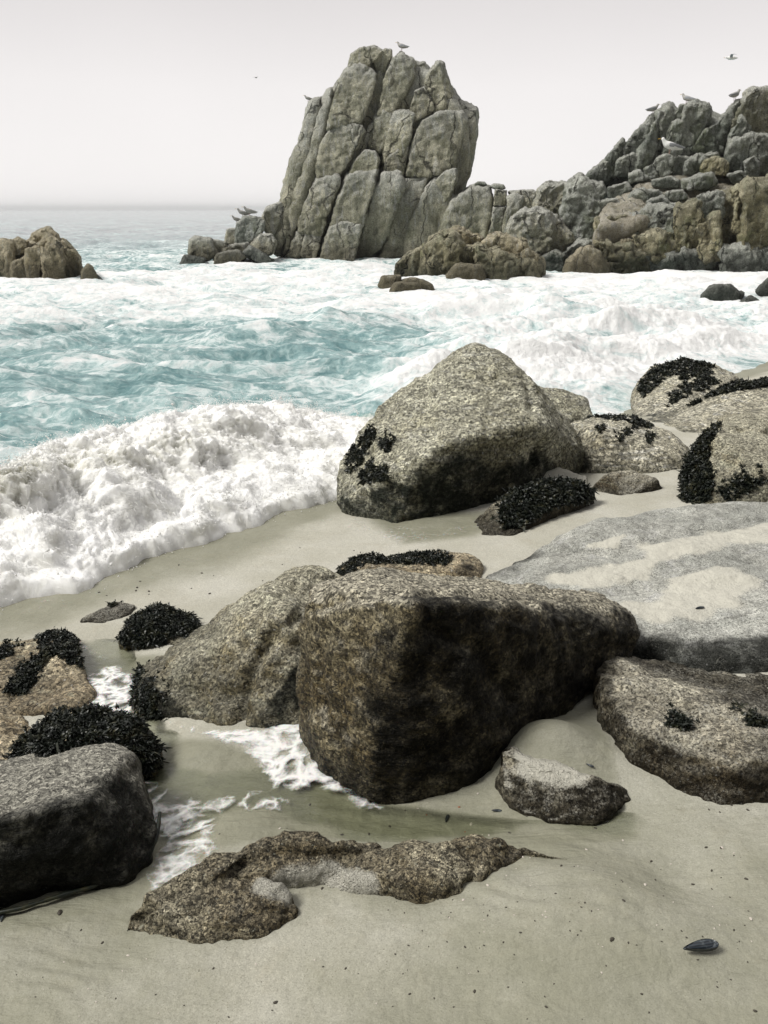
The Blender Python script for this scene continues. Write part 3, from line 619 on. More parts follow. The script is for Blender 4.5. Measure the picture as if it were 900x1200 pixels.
# ------------------------------------------------------------------ near boulders
def bvh_of(me, off=None):
    co = coords(me)
    return BVHTree.FromPolygons([tuple(v) for v in co], [tuple(p.vertices) for p in me.polygons])
CAMP = Vector((0, 0, CAMZ))
def cast(bvh, px, py):
    d = ray(px, py).normalized(); r = bvh.ray_cast(CAMP, d)
    return r[0], r[1]
def spread(co, centers):
    best = np.zeros(len(co))
    for c, r in centers:
        best = np.maximum(best, np.exp(-(np.linalg.norm(co-np.array(c), axis=1)/r)**2))
    return best
def blades(name, pts, L, W, n_each, mat, parent, seed=0, label=None, up=0.35):
    rg = np.random.default_rng(seed)
    P = np.repeat(np.array([tuple(p) for p, n in pts]), n_each, 0); Nn = np.repeat(np.array([tuple(n) for p, n in pts]), n_each, 0); N = len(P)
    un = lambda a: a/np.maximum(np.linalg.norm(a, axis=1, keepdims=True), 1e-9)
    d = un(Nn*0.7+rg.normal(size=(N, 3))*0.6+np.array([0, 0, up])); side = un(np.cross(d, rg.normal(size=(N, 3)))); nn = np.cross(d, side)
    l = (L*rg.uniform(0.45, 1.4, N))[:, None]; w_ = (W*rg.uniform(0.6, 1.4, N))[:, None]; cur = (rg.normal(size=N)*0.6)[:, None]
    b = P+rg.normal(size=(N, 3))*L*0.3; rows = []
    for tt, ww in [(0, 0.35), (0.4, 1.0), (0.75, 0.85), (1.0, 0.3)]:
        c = b+d*l*tt+nn*(cur*l*tt*tt); c[:, 2] -= (0.35*l*tt*tt)[:, 0]
        rows += [c-side*w_*ww+nn*w_*0.4*rg.normal(size=(N, 1)), c+side*w_*ww]
    V = np.stack(rows, 1).reshape(-1, 3); k = (np.arange(N)*8)[:, None]
    Fc = np.concatenate([k+np.array([[2*j, 2*j+1, 2*j+3, 2*j+2]]) for j in range(3)], 0)
    me = grid_mesh(name, V[:, 0], V[:, 1], V[:, 2], Fc)
    o = link(name, me, parent, mat)
    if label: o['label'] = label
    return o
def poly_samples(poly, n, rg):
    P = np.array(poly, float); out = []
    lo = P.min(0); hi = P.max(0)
    while len(out) < n:
        q = rg.uniform(lo, hi, size=(n*3, 2)); m = in_poly(q[:, 0], q[:, 1], [tuple(a) for a in poly]); out += [tuple(a) for a in q[m]]
    return out[:n]

def patches(bv, co, polys, seed):
    """1 inside the outlines laid on the rock surface, falling off softly around them"""
    out = np.zeros(len(co)); rg = np.random.default_rng(seed)
    for it in polys:
        if len(it) == 3 and not hasattr(it[0], '__len__'):
            a, b, r = it; c = cast(bv, a, b)[0]
            if c is not None: out = np.maximum(out, np.exp(-(np.linalg.norm(co-np.array(c), axis=1)/r)**2))
            continue
        A = np.array(it, float); area = abs(np.dot(A[:, 0], np.roll(A[:, 1], 1))-np.dot(A[:, 1], np.roll(A[:, 0], 1)))/2
        H = [tuple(c) for c in (cast(bv, a, b)[0] for a, b in poly_samples(it, 120, rg)+list(it)) if c is not None]
        if not H: continue
        H = np.array(H); sp = 1.6*math.sqrt(area/120)*np.linalg.norm(H.mean(0)-np.array(CAMP))/F
        best = np.full(len(co), 1e9)
        for h in H: best = np.minimum(best, ((co-h)**2).sum(1))
        best = np.sqrt(best); out = np.maximum(out, 1-sstep(sp*0.8, sp*3.2, best))
    return out
def rock(name, label, cat, groups, T, mat, vox=0.012, sm=14, amp=0.05, seed=1, strata=None, samp=0.0, crack=0.0, fine=0.003,
         size=None, stains_shade=(), sand=(), sandup=0.0, weeds=(), cracks=(), group=None, flat_base=True, sea=False, wL=0.018, wW=0.0045):
    hulls = []
    for g in groups:
        P = [PT(q) for q in g]; cx = sum(p.x for p in P)/len(P); out = []
        for q, p in zip(g, P):
            out.append(p)
            if q[2] <= 0.0: out.append(p-Vector((0, 0, 0.14)))
            else:
                d = ray(q[0], q[1]); b = Vector((p.x+p.x/p.y*T, p.y+T, p.z+T*d.z/d.y-0.12*T)); b.x = lerp(b.x, cx*(1+T/p.y), 0.15)
                gz = (SEA if sea else G0(b.x, b.y))-0.12; b.z = max(b.z, gz) if b.z < gz else b.z
                out.append(b); out.append(Vector((b.x, b.y, gz)))
                out.append(Vector((lerp(p.x, cx, 0.1), p.y, min(p.z, (SEA if sea else G0(p.x, p.y))-0.1))))
        hulls.append(out)
    me = hull_mesh(hulls, vox, sm)
    allp = np.array([tuple(p) for h in hulls for p in h]); sz = size or float(np.ptp(allp[:, 0]))
    cr = []
    if cracks:
        bv = bvh_of(me)
        for pl, wd, dp in cracks:
            w3 = [c for c in (cast(bv, a, b)[0] for a, b in pl) if c is not None]
            if len(w3) > 1: cr.append((w3, wd, dp))
    displace(me, sz, amp, seed, strata, samp, crack, fine, cr)
    smooth(me); co = coords(me); nn = normals(me)
    gz = np.full(len(co), SEA) if sea else ground_z(co[:, 0], co[:, 1])
    setattr_(me, 'hgt', co[:, 2]-gz)
    bv = bvh_of(me)
    setattr_(me, 'stain_shade', patches(bv, co, stains_shade, seed))  # mask holds both stains and painted shade
    setattr_(me, 'sand', patches(bv, co, sand, seed+1)+sandup*sstep(0.6, 0.95, nn[:, 2]))
    org = (allp[:, 0].mean(), allp[:, 1].mean(), float(gz.mean()))
    o = link(name, me, None, mat, origin=org); tag(o, label, cat, group)
    for wi, (poly, n, hh, lab) in enumerate(weeds):
        rg = np.random.default_rng(seed*10+wi); pts = []; WS = 0.66
        for (a, b) in poly_samples(poly, int(n*1.5), rg):
            c, nrm = cast(bv, a, b)
            if c is not None:
                pts.append((c+nrm*hh*rg.uniform(-0.2, 0.75)*rg.uniform(0.3, 1), nrm))
                if rg.random() < 0.35:
                    c2 = bv.find_nearest(c+Vector((rg.normal()*0.02, abs(rg.normal())*0.07, 0.03)))
                    if c2[0] is not None: pts.append((c2[0], c2[1]))
        if len(pts) < 3: continue
        A = np.array([tuple(p) for p, n in pts]); lab_ = -np.ones(len(A), int); thr = max(0.034, wL*2.2); cid = 0
        for k0 in range(len(A)):
            if lab_[k0] >= 0: continue
            fr = [k0]; lab_[k0] = cid
            while fr:
                q = fr.pop(); nb_ = np.nonzero((lab_ < 0) & (((A-A[q])**2).sum(1) < thr*thr))[0]; lab_[nb_] = cid; fr += list(nb_)
            cid += 1
        for c_ in range(cid):
            sub = [pts[k1] for k1 in np.nonzero(lab_ == c_)[0]]
            if len(sub) >= 3: blades('seaweed', sub, wL*WS, wW*WS, 13, M['weed'], o, seed+wi+c_*3, lab)
    return o

g0 = 0
# centre block
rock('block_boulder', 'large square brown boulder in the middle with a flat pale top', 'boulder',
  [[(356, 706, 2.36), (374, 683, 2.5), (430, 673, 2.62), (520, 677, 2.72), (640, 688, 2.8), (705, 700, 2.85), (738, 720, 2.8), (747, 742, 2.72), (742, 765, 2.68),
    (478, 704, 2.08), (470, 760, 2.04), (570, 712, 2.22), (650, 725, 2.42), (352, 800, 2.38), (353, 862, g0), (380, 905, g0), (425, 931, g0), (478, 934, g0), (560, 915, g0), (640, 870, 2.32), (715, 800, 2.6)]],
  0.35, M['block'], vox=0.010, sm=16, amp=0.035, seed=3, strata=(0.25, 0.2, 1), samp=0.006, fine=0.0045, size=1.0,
  stains_shade=[[(500, 760), (520, 730), (600, 735), (680, 750), (735, 760), (700, 800), (640, 850), (560, 905), (480, 925), (470, 860), (485, 800)]],  # shade of the right face painted in near black
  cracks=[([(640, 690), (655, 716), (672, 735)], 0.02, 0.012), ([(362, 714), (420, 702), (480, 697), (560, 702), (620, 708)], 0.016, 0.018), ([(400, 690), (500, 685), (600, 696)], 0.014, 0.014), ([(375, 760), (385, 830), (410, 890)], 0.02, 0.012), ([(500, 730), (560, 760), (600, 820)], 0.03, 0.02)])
# leaning left neighbour
rock('leaning_boulder', 'speckled grey and tan boulder rising to the right, leaning on the square block', 'boulder',
  [[(152, 795, 2.95), (160, 780, 2.98), (205, 746, 3.0), (275, 702, 3.08), (345, 667, 3.15), (378, 661, 3.2), (402, 674, 3.2), (408, 720, 2.9), (400, 830, 2.6),
    (352, 846, 2.44), (300, 858, g0), (270, 852, g0), (215, 842, g0), (170, 832, g0), (152, 812, 2.75), (240, 770, 2.72), (330, 730, 2.72)]],
  0.25, M['warm'], vox=0.010, sm=12, amp=0.06, seed=5, strata=(0.6, 0.1, 0.9), samp=0.012, crack=0.02, fine=0.004, size=0.85,
  stains_shade=[[(152, 790), (170, 800), (215, 842), (190, 845), (160, 820)], [(350, 790), (352, 840), (300, 855), (320, 830)]],
  cracks=[([(352, 725), (320, 745), (305, 770), (290, 800), (280, 852)], 0.02, 0.035), ([(345, 690), (325, 715), (300, 740)], 0.016, 0.018), ([(190, 800), (230, 815), (270, 812)], 0.016, 0.014)],
  weeds=[([(148, 812), (152, 782), (165, 776), (168, 800), (190, 835), (200, 848), (172, 842), (156, 826)], 140, 0.01, None)], wL=0.02)
# front-left dark boulder
rock('dark_boulder', 'dark wet boulder with a pale grey top at the left front', 'boulder',
  [[(-70, 905, 2.2), (0, 893, 2.2), (60, 889, 2.16), (128, 882, 2.12), (148, 893, 2.04), (164, 930, 1.95), (177, 980, 1.84), (177, 1015, g0), (150, 1040, g0), (95, 1052, g0), (0, 1066, g0), (-80, 1075, g0),
    (135, 905, 1.95), (100, 938, 1.74), (50, 955, 1.68), (0, 962, 1.64), (-80, 975, 1.6), (-90, 910, 2.2)]],
  0.2, M['darkg'], vox=0.009, sm=12, amp=0.05, seed=8, strata=(0.2, 0.1, 1), samp=0.01, crack=0.01, fine=0.004, size=0.7,
  stains_shade=[[(0, 985), (50, 975), (110, 950), (140, 935), (165, 990), (172, 1015), (100, 1045), (0, 1062)]])
# weedy rock at the left edge
rock('weedy_boulder', 'tan boulder at the left edge with seaweed draped over its top', 'boulder',
  [[(-40, 770, 3.2), (0, 758, 3.2), (25, 750, 3.25), (60, 742, 3.25), (84, 748, 3.2), (95, 785, 3.05), (108, 815, g0), (88, 832, g0), (40, 836, g0), (-40, 832, g0), (60, 775, 3.0), (10, 785, 2.95)]],
  0.25, M['tanb'], vox=0.011, sm=10, amp=0.07, seed=11, crack=0.02, size=0.5,
  weeds=[([(40, 745), (62, 735), (88, 745), (97, 785), (80, 778), (66, 765), (45, 790), (30, 815), (5, 812), (20, 785), (50, 765)], 420, 0.02, None), ([(-20, 765), (20, 755), (15, 768), (-10, 778)], 60, 0.01, None)])
rock('side_boulder', 'small tan boulder cut off by the left edge above the seaweed ridge', 'boulder',
  [[(-60, 812, 2.85), (0, 810, 2.78), (20, 826, 2.7), (42, 852, 2.58), (56, 880, 2.5), (50, 900, g0), (0, 912, g0), (-60, 915, g0), (0, 850, 2.5), (25, 870, 2.44)]],
  0.2, M['tanb'], vox=0.010, sm=9, amp=0.06, seed=13, crack=0.02, size=0.45, stains_shade=[(10, 905, 0.08), (30, 895, 0.06)])
rock('low_rock', 'low rock buried under a thick ridge of black seaweed', 'rock',
  [[(5, 908, g0), (22, 868, 0.11), (55, 838, 0.13), (110, 836, 0.12), (155, 852, 0.10), (188, 884, g0), (180, 902, g0), (120, 908, g0), (60, 910, g0), (110, 866, 0.15), (60, 868, 0.15), (150, 872, 0.11)]],
  0.1, M['tanb'], vox=0.010, sm=8, amp=0.06, seed=15, size=0.5,
  weeds=[([(0, 905), (20, 870), (38, 838), (60, 830), (85, 838), (110, 832), (140, 842), (165, 855), (186, 880), (180, 895), (150, 888), (120, 890), (90, 880), (60, 890), (30, 905)], 900, 0.035, None),
         ([(160, 870), (186, 878), (186, 898), (168, 902), (155, 890)], 100, 0.01, None)], wL=0.024)
rock('weed_mound', 'small mound fully covered in black seaweed on the open sand', 'rock',
  [[(138, 755, g0), (148, 728, 3.4), (185, 710, 3.42), (222, 722, 3.42), (236, 740, 3.35), (226, 757, g0), (180, 759, g0), (180, 735, 3.25)]],
  0.1, M['warm'], vox=0.010, sm=6, amp=0.05, seed=17, size=0.35,
  weeds=[([(138, 752), (146, 728), (170, 708), (190, 706), (224, 718), (236, 725), (238, 735), (226, 750), (205, 745), (190, 756), (160, 756)], 620, 0.02, None)], wL=0.024)
rock('buried_stone', 'tiny flat stone almost buried in sand beside the seaweed mound', 'rock',
  [[(92, 728, g0), (112, 716, 0.03), (140, 705, 0.035), (158, 708, 0.02), (150, 722, g0), (120, 731, g0)]],
  0.1, M['sandy'], vox=0.008, sm=5, amp=0.05, seed=18, size=0.2, sandup=0.35, weeds=[([(126, 706), (138, 700), (142, 708), (130, 712)], 14, 0.0, None)], wL=0.02)
rock('flat_topped_rock', 'small brown rock crowned with seaweed behind the square block', 'rock',
  [[(396, 668, 3.9), (430, 650, 3.98), (470, 645, 4.0), (520, 650, 3.98), (560, 652, 3.92), (566, 664, 3.85), (560, 682, g0), (480, 690, g0), (400, 690, g0), (430, 662, 3.75), (530, 668, 3.72)]],
  0.15, M['tanb'], vox=0.011, sm=7, amp=0.06, seed=19, crack=0.02, size=0.6, stains_shade=[(550, 668, 0.08)],
  weeds=[([(392, 674), (398, 662), (425, 650), (450, 645), (480, 645), (515, 648), (532, 655), (522, 663), (470, 661), (430, 662), (410, 674)], 420, 0.02, None)])
# broad slab
rock('broad_slab', 'broad low grey slab with sand lying in its hollows', 'rock',
  [[(560, 682, 3.65), (600, 660, 3.85), (650, 636, 4.1), (700, 614, 4.2), (760, 597, 4.4), (850, 588, 4.45), (940, 590, 4.45), (1050, 600, 4.35), (1080, 700, 3.6),
    (680, 705, 3.1), (735, 735, 2.9), (760, 748, 2.78), (830, 752, 2.74), (900, 745, 2.78), (1000, 742, 2.8), (745, 772, g0), (820, 785, g0), (900, 780, g0), (1020, 775, g0), (720, 750, 2.85), (820, 680, 3.3), (900, 640, 3.85)]],
  0.25, M['slab'], vox=0.014, sm=12, amp=0.03, seed=23, strata=(0.15, 0.9, 0.35), samp=0.007, fine=0.003, size=1.7, sandup=0.0,
  sand=[[(745, 712), (790, 705), (800, 680), (850, 668), (875, 680), (850, 705), (810, 718), (770, 722)], [(650, 678), (700, 668), (760, 658), (750, 675), (690, 685)], [(760, 640), (830, 628), (905, 615), (905, 630), (830, 640), (770, 652)], [(690, 640), (730, 628), (720, 640)]],
  stains_shade=[[(745, 760), (820, 765), (900, 757), (980, 757), (980, 775), (900, 776), (820, 780), (745, 770)]],
  cracks=[([(640, 645), (720, 650), (800, 625), (900, 610)], 0.03, 0.025), ([(690, 700), (740, 680), (800, 665), (880, 660)], 0.04, 0.02)])
# right front rock
rock('tilted_boulder', 'pale topped brown boulder at the right edge with two scraps of weed on it', 'boulder',
  [[(697, 795, 2.55), (706, 774, 2.62), (750, 778, 2.68), (820, 788, 2.72), (900, 800, 2.72), (990, 820, 2.6), (703, 840, 2.36), (715, 868, g0), (745, 900, g0), (800, 932, g0), (850, 949, g0), (900, 940, g0), (990, 925, g0),
    (708, 812, 2.42), (740, 850, 2.16), (790, 880, 2.02), (850, 893, 1.94), (910, 890, 1.92), (990, 880, 1.95)]],
  0.15, M['sandy'], vox=0.009, sm=10, amp=0.05, seed=29, strata=(0.3, 0.9, 0.3), samp=0.012, crack=0.015, fine=0.004, size=0.7, sandup=0.22,
  stains_shade=[[(712, 860), (760, 880), (830, 915), (900, 915), (900, 938), (850, 945), (790, 922), (730, 885)], [(700, 790), (712, 800), (730, 850), (705, 835)]],
  cracks=[([(708, 790), (740, 796), (790, 800), (850, 812)], 0.016, 0.02), ([(725, 815), (780, 822), (830, 845), (900, 850)], 0.018, 0.018), ([(740, 850), (790, 870), (850, 880)], 0.014, 0.014)],
  weeds=[([(782, 850), (787, 836), (797, 842), (808, 844), (808, 852), (795, 853)], 26, 0.008, 'scrap of dark weed'), ([(874, 852), (876, 836), (888, 840), (898, 845), (896, 853)], 22, 0.005, 'scrap of brown weed')], wL=0.022)
rock('sand_ramped_rock', 'small brown wedge of rock, sand banked over its top, beside the square block', 'rock',
  [[(584, 906, 0.05), (587, 880, 0.10), (600, 874, 0.10), (622, 893, 0.10), (680, 904, 0.085), (716, 915, 0.06), (738, 926, 0.01), (740, 934, g0), (708, 956, g0), (645, 963, g0), (590, 944, g0), (583, 920, g0)]],
  0.10, M['sandy'], vox=0.007, sm=3, amp=0.06, seed=31, crack=0.02, fine=0.003, size=0.4, sandup=0.4, sand=[[(605, 868), (650, 872), (700, 895), (715, 912), (670, 905), (625, 900)]],
  stains_shade=[[(590, 915), (640, 925), (725, 928), (705, 948), (645, 957), (593, 940)]])
rock('weed_lump', 'small lump of dark seaweed wedged against the square block', 'rock',
  [[(572, 880, 2.3), (580, 862, 2.36), (600, 855, 2.4), (618, 858, 2.4), (610, 875, 2.2), (585, 895, 2.15), (576, 905, g0), (600, 900, g0)]],
  0.05, M['block'], vox=0.008, sm=4, amp=0.05, seed=33, size=0.15, weeds=[([(573, 880), (582, 862), (600, 856), (618, 860), (606, 872), (592, 885), (584, 900)], 80, 0.01, None)], wL=0.02)
# buried ridge rock in the foreground
rock('buried_ridge', 'low speckled ridge of rock half buried in the foreground sand', 'rock',
  [[(143, 1092, g0), (150, 1072, 0.03), (172, 1050, 0.055), (205, 1028, 0.075), (265, 1000, 0.09), (300, 990, 0.09), (262, 1022, 0.09), (200, 1055, 0.06), (170, 1095, g0)],
   [(265, 1000, 0.09), (300, 988, 0.085), (345, 983, 0.09), (400, 987, 0.08), (440, 996, 0.05), (452, 1008, 0.03), (400, 1030, g0), (340, 1022, 0.04), (280, 1025, 0.06)],
   [(165, 1080, g0), (180, 1055, 0.06), (215, 1030, 0.075), (262, 1020, 0.08), (285, 1035, 0.07), (260, 1060, 0.06), (200, 1070, 0.05)],
   [(235, 1035, 0.07), (300, 1032, 0.055), (338, 1052, 0.035), (345, 1076, g0), (290, 1098, g0), (235, 1080, 0.05)],
   [(150, 1094, g0), (175, 1101, g0), (240, 1110, g0), (310, 1096, g0), (340, 1074, g0), (330, 1058, 0.04), (275, 1044, 0.07), (210, 1048, 0.07), (170, 1070, 0.05), (260, 1072, 0.065)],
   [(380, 1032, g0), (420, 1006, 0.055), (480, 991, 0.085), (540, 986, 0.09), (590, 989, 0.06), (615, 1000, 0.02), (585, 1032, g0), (548, 1058, g0), (500, 1060, g0), (440, 1052, g0), (395, 1042, g0), (500, 1025, 0.075), (540, 1030, 0.06), (450, 1025, 0.06)]],
  0.05, M['buried'], vox=0.0065, sm=4, amp=0.05, seed=37, strata=(0.5, 0.6, 0.6), samp=0.012, crack=0.015, fine=0.004, size=0.55,
  cracks=[([(158, 1078), (210, 1042), (280, 1015), (350, 1002), (420, 1004)], 0.012, 0.018), ([(200, 1075), (260, 1060), (320, 1070)], 0.012, 0.014), ([(430, 1015), (480, 1012), (560, 1008)], 0.012, 0.016), ([(540, 990), (560, 1010), (550, 1040)], 0.012, 0.014)],
  sand=[[(310, 1038), (340, 1028), (390, 1024), (430, 1035), (400, 1045), (345, 1050)]])
rock('rock_spur', 'thin dark spine of rock trailing from the buried ridge into the sand', 'rock',
  [[(600, 1000, g0), (610, 993, 0.04), (645, 1002, 0.035), (690, 1015, 0.03), (690, 1024, g0), (640, 1014, g0)], [(680, 1020, g0), (690, 1013, 0.03), (725, 1024, 0.025), (762, 1044, g0), (725, 1032, g0)]],
  0.02, M['buried'], vox=0.005, sm=3, amp=0.05, seed=38, size=0.3, fine=0.003)
# pointed boulder and neighbours
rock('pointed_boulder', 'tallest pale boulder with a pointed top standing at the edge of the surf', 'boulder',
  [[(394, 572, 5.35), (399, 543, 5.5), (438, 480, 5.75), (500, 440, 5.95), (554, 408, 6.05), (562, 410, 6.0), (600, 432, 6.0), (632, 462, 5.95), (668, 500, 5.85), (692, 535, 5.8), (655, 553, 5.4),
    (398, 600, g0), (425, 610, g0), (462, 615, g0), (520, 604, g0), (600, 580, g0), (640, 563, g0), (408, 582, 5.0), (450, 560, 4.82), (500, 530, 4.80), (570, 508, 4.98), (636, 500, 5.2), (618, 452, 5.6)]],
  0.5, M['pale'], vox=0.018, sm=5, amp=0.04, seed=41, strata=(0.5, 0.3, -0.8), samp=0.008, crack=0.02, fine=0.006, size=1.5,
  stains_shade=[[(450, 590), (490, 570), (530, 555), (580, 560), (630, 548), (640, 562), (560, 592), (462, 612)], [(402, 585), (425, 590), (440, 603), (410, 600)]],  # shade under the overhang painted into the lower face
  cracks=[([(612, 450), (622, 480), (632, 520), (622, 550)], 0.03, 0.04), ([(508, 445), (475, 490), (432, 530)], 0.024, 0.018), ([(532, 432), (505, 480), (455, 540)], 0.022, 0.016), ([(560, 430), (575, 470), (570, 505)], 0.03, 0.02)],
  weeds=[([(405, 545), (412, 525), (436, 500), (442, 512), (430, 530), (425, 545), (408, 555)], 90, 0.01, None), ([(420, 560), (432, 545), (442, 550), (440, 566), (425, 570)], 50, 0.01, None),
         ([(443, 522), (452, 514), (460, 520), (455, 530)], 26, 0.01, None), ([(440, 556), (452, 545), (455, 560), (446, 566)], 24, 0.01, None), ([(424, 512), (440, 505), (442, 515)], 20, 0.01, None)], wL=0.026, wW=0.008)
rock('back_slab', 'smooth slab rising behind the right shoulder of the pointed boulder', 'rock',
  [[(612, 446, 6.7), (655, 452, 6.8), (690, 466, 6.8), (701, 486, 6.6), (690, 545, 6.2), (640, 555, 6.1), (600, 500, 6.2)]], 0.4, M['pale'], vox=0.02, sm=9, amp=0.05, seed=43, size=1.0, stains_shade=[[(655, 505), (692, 500), (692, 550), (645, 555)]])
rock('oval_boulder', 'oval pale boulder with weed along its crest, right of the pointed boulder', 'boulder',
  [[(666, 505, 6.1), (672, 492, 6.2), (700, 486, 6.3), (745, 490, 6.3), (790, 510, 6.15), (815, 532, 5.95), (806, 548, g0), (760, 555, g0), (705, 556, g0), (678, 545, 5.7), (668, 525, 5.85), (700, 505, 5.75), (770, 525, 5.7)]],
  0.4, M['pale2'], vox=0.016, sm=9, amp=0.05, seed=45, strata=(0.8, 0.2, 0.4), samp=0.01, size=0.9, stains_shade=[(690, 545, 0.12), (672, 520, 0.1)],
  weeds=[([(672, 492), (700, 484), (745, 488), (768, 498), (760, 503), (735, 495), (700, 490)], 90, 0.01, None), ([(735, 502), (745, 496), (750, 500), (730, 515), (724, 516)], 24, 0.005, None), ([(700, 500), (712, 497), (702, 508)], 12, 0.005, None), ([(755, 515), (768, 508), (760, 520)], 14, 0.005, None)], wL=0.026, wW=0.008)
rock('mussel_boulder', 'rounded boulder blotched with black weed at the foot of the surf', 'boulder',
  [[(738, 478, 8.8), (745, 455, 9.0), (765, 432, 9.2), (800, 423, 9.3), (835, 428, 9.3), (862, 442, 9.2), (870, 470, 9.0), (800, 500, g0), (760, 497, g0), (740, 488, g0), (780, 455, 8.5)]],
  0.6, M['pale2'], vox=0.028, sm=7, amp=0.05, seed=47, size=1.2, stains_shade=[(760, 490, 0.2), (790, 495, 0.2)],
  weeds=[([(748, 455), (760, 437), (790, 423), (820, 422), (838, 430), (832, 440), (800, 446), (790, 438), (765, 456), (755, 468)], 260, 0.02, None), ([(800, 450), (830, 440), (845, 450), (810, 462), (780, 478)], 90, 0.01, None)], wL=0.04, wW=0.012)
rock('long_boulder', 'long pale boulder with a black weed mane along its ridge', 'boulder',
  [[(776, 497, g0), (800, 475, 7.7), (850, 454, 7.95), (900, 446, 8.1), (980, 448, 8.1), (1000, 510, g0), (900, 515, g0), (840, 512, g0), (800, 508, g0), (850, 475, 7.2), (910, 470, 7.2)]],
  0.5, M['pale2'], vox=0.022, sm=8, amp=0.045, seed=49, size=1.4,
  weeds=[([(798, 476), (830, 457), (860, 445), (900, 441), (940, 441), (940, 455), (900, 453), (860, 459), (830, 466), (805, 480)], 420, 0.03, None)], wL=0.04, wW=0.012)
rock('right_boulder', 'grey boulder at the right edge with thick weed down its left face', 'boulder',
  [[(796, 590, g0), (796, 565, 5.05), (806, 535, 5.2), (830, 503, 5.4), (852, 487, 5.5), (880, 487, 5.5), (940, 505, 5.4), (1000, 540, 5.2), (1000, 600, g0), (900, 598, g0), (840, 597, g0), (838, 520, 5.0), (870, 560, 4.75), (840, 560, 4.8)]],
  0.4, M['warm'], vox=0.015, sm=8, amp=0.07, seed=51, crack=0.03, strata=(0.6, 0.1, 0.7), samp=0.015, size=0.9,
  weeds=[([(795, 592), (795, 560), (806, 532), (832, 502), (846, 496), (836, 515), (828, 540), (838, 560), (832, 585), (815, 594)], 420, 0.025, None), ([(840, 575), (870, 560), (900, 562), (880, 575), (850, 588)], 50, 0.0, None)], wL=0.03, wW=0.008)
rock('sandy_hump', 'low sand-coated hump between the pointed boulder and the oval boulder', 'rock',
  [[(598, 578, g0), (615, 552, 0.12), (655, 549, 0.12), (688, 560, 0.06), (692, 578, g0), (640, 590, g0)]], 0.2, M['sandy'], vox=0.014, sm=8, amp=0.04, seed=53, size=0.6, sandup=0.7, sand=[(640, 560, 0.3)])
rock('flat_sandy_rock', 'flat pale rock lying in sand below the oval boulder', 'rock',
  [[(690, 576, g0), (715, 553, 0.13), (745, 551, 0.12), (772, 563, 0.06), (776, 574, g0), (730, 584, g0)]], 0.15, M['sandy'], vox=0.012, sm=6, amp=0.06, seed=55, size=0.5, sandup=0.3, crack=0.02)
rock('weed_capped_rock', 'small sloping rock with a thick cap of black seaweed, right of the pointed boulder', 'rock',
  [[(555, 614, g0), (575, 598, 0.05), (600, 572, 0.17), (640, 563, 0.19), (680, 565, 0.15), (697, 578, 0.07), (695, 590, g0), (650, 608, g0), (600, 628, g0), (565, 628, g0)]],
  0.2, M['sandy'], vox=0.012, sm=7, amp=0.05, seed=57, size=0.7, sandup=0.1,
  weeds=[([(585, 600), (592, 580), (620, 565), (650, 560), (685, 562), (697, 575), (690, 588), (655, 592), (630, 605), (612, 618), (590, 620)], 700, 0.03, None)], wL=0.03, wW=0.008)
rock('awash_stone', 'pale stone showing through the surf near the right-hand beach', 'rock',
  [[(818, 410, 12.9), (830, 401, 13.4), (850, 401, 13.4), (864, 410, 12.9), (842, 414, 12.6)]], 0.4, M['pale'], vox=0.03, sm=4, amp=0.05, seed=59, size=0.5, sea=True)

# ------------------------------------------------------------------ distant rocks built of jointed blocks
def colshape(P, c):
    a = np.array([0.26, -0.966]); b = np.array([0.966, 0.26]); q = P-c
    return c+np.outer(q@a*1.05, a)+np.outer(q@b*0.95, b)
def block(root, name, poly, Y, T, mat, seed, tilt=0.0, lean=0.006, bev=0.10, amp=0.035, crack=0.03, vdiv=42, sm=1, grow=1.05, rough=1.0, axis=False, low=True, base=None):
    """one joint-bounded block: a bevelled prism with real depth, rough faces"""
    P = np.array(poly, float); c = P.mean(0); P = c+(P-c)*grow; P = colshape(P, c) if axis else P; sz = np.ptp(P, axis=0)
    rg = np.random.default_rng(seed); tx = rg.normal()*0.14+tilt; ty = rg.normal()*0.06
    pts = []; mpx = Y/F
    for (a, b) in P:
        da = (a-c[0])*mpx; db = (b-c[1])*mpx
        yy = Y+tx*da-ty*db+max(0, (base if base else 305)-b)*lean*mpx*25
        kk = bev*rg.uniform(0.6, 1.3)
        pts.append(R3(lerp(a, c[0], kk), lerp(b, c[1], kk*0.6), yy-0.12*min(sz)*mpx))
        pts.append(R3(a, b, yy+0.10*min(sz)*mpx)); pts.append(R3(lerp(a, c[0], 0.04), lerp(b, c[1], 0.03), yy+T))
    size = float(max(sz)*mpx); vox = max(size, 0.8*(sz[0]*sz[1])**.5*mpx)/vdiv
    me = hull_mesh([pts], vox, sm)
    displace(me, max(size*0.6, 0.4), amp, seed, (-0.25, 0.1, 0.97), 0.012, crack, 0.0)
    c0 = coords(me); n0 = normals(me); kk = min(1.0, size/2.0)*rough
    st_c = c0*np.array([1, 1, 0.4])+np.array([0.25, 0, 0])*c0[:, 2:3]
    dd = kk*(0.07*(ridged(st_c/0.9, 2, seed+7)-0.8)+0.04*(ridged(c0/0.42, 2, seed+8)-0.8)+0.03*fbm(c0/0.2, 2, seed+9))
    setco(me, c0+n0*dd[:, None])
    smooth(me); co = coords(me)
    setattr_(me, 'hgt', co[:, 2]-SEA); z0, z1 = co[:, 2].min(), co[:, 2].max(); nz = normals(me)[:, 2]
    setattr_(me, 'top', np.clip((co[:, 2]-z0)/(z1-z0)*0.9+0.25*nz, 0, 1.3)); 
    return link(name, me, root, mat)
def outcrop(name, label, cat, loc, group=None):
    r = empty(name, loc); tag(r, label, cat, group); return r
def base_at(px, py): return hit(px, py, 0, SEA)

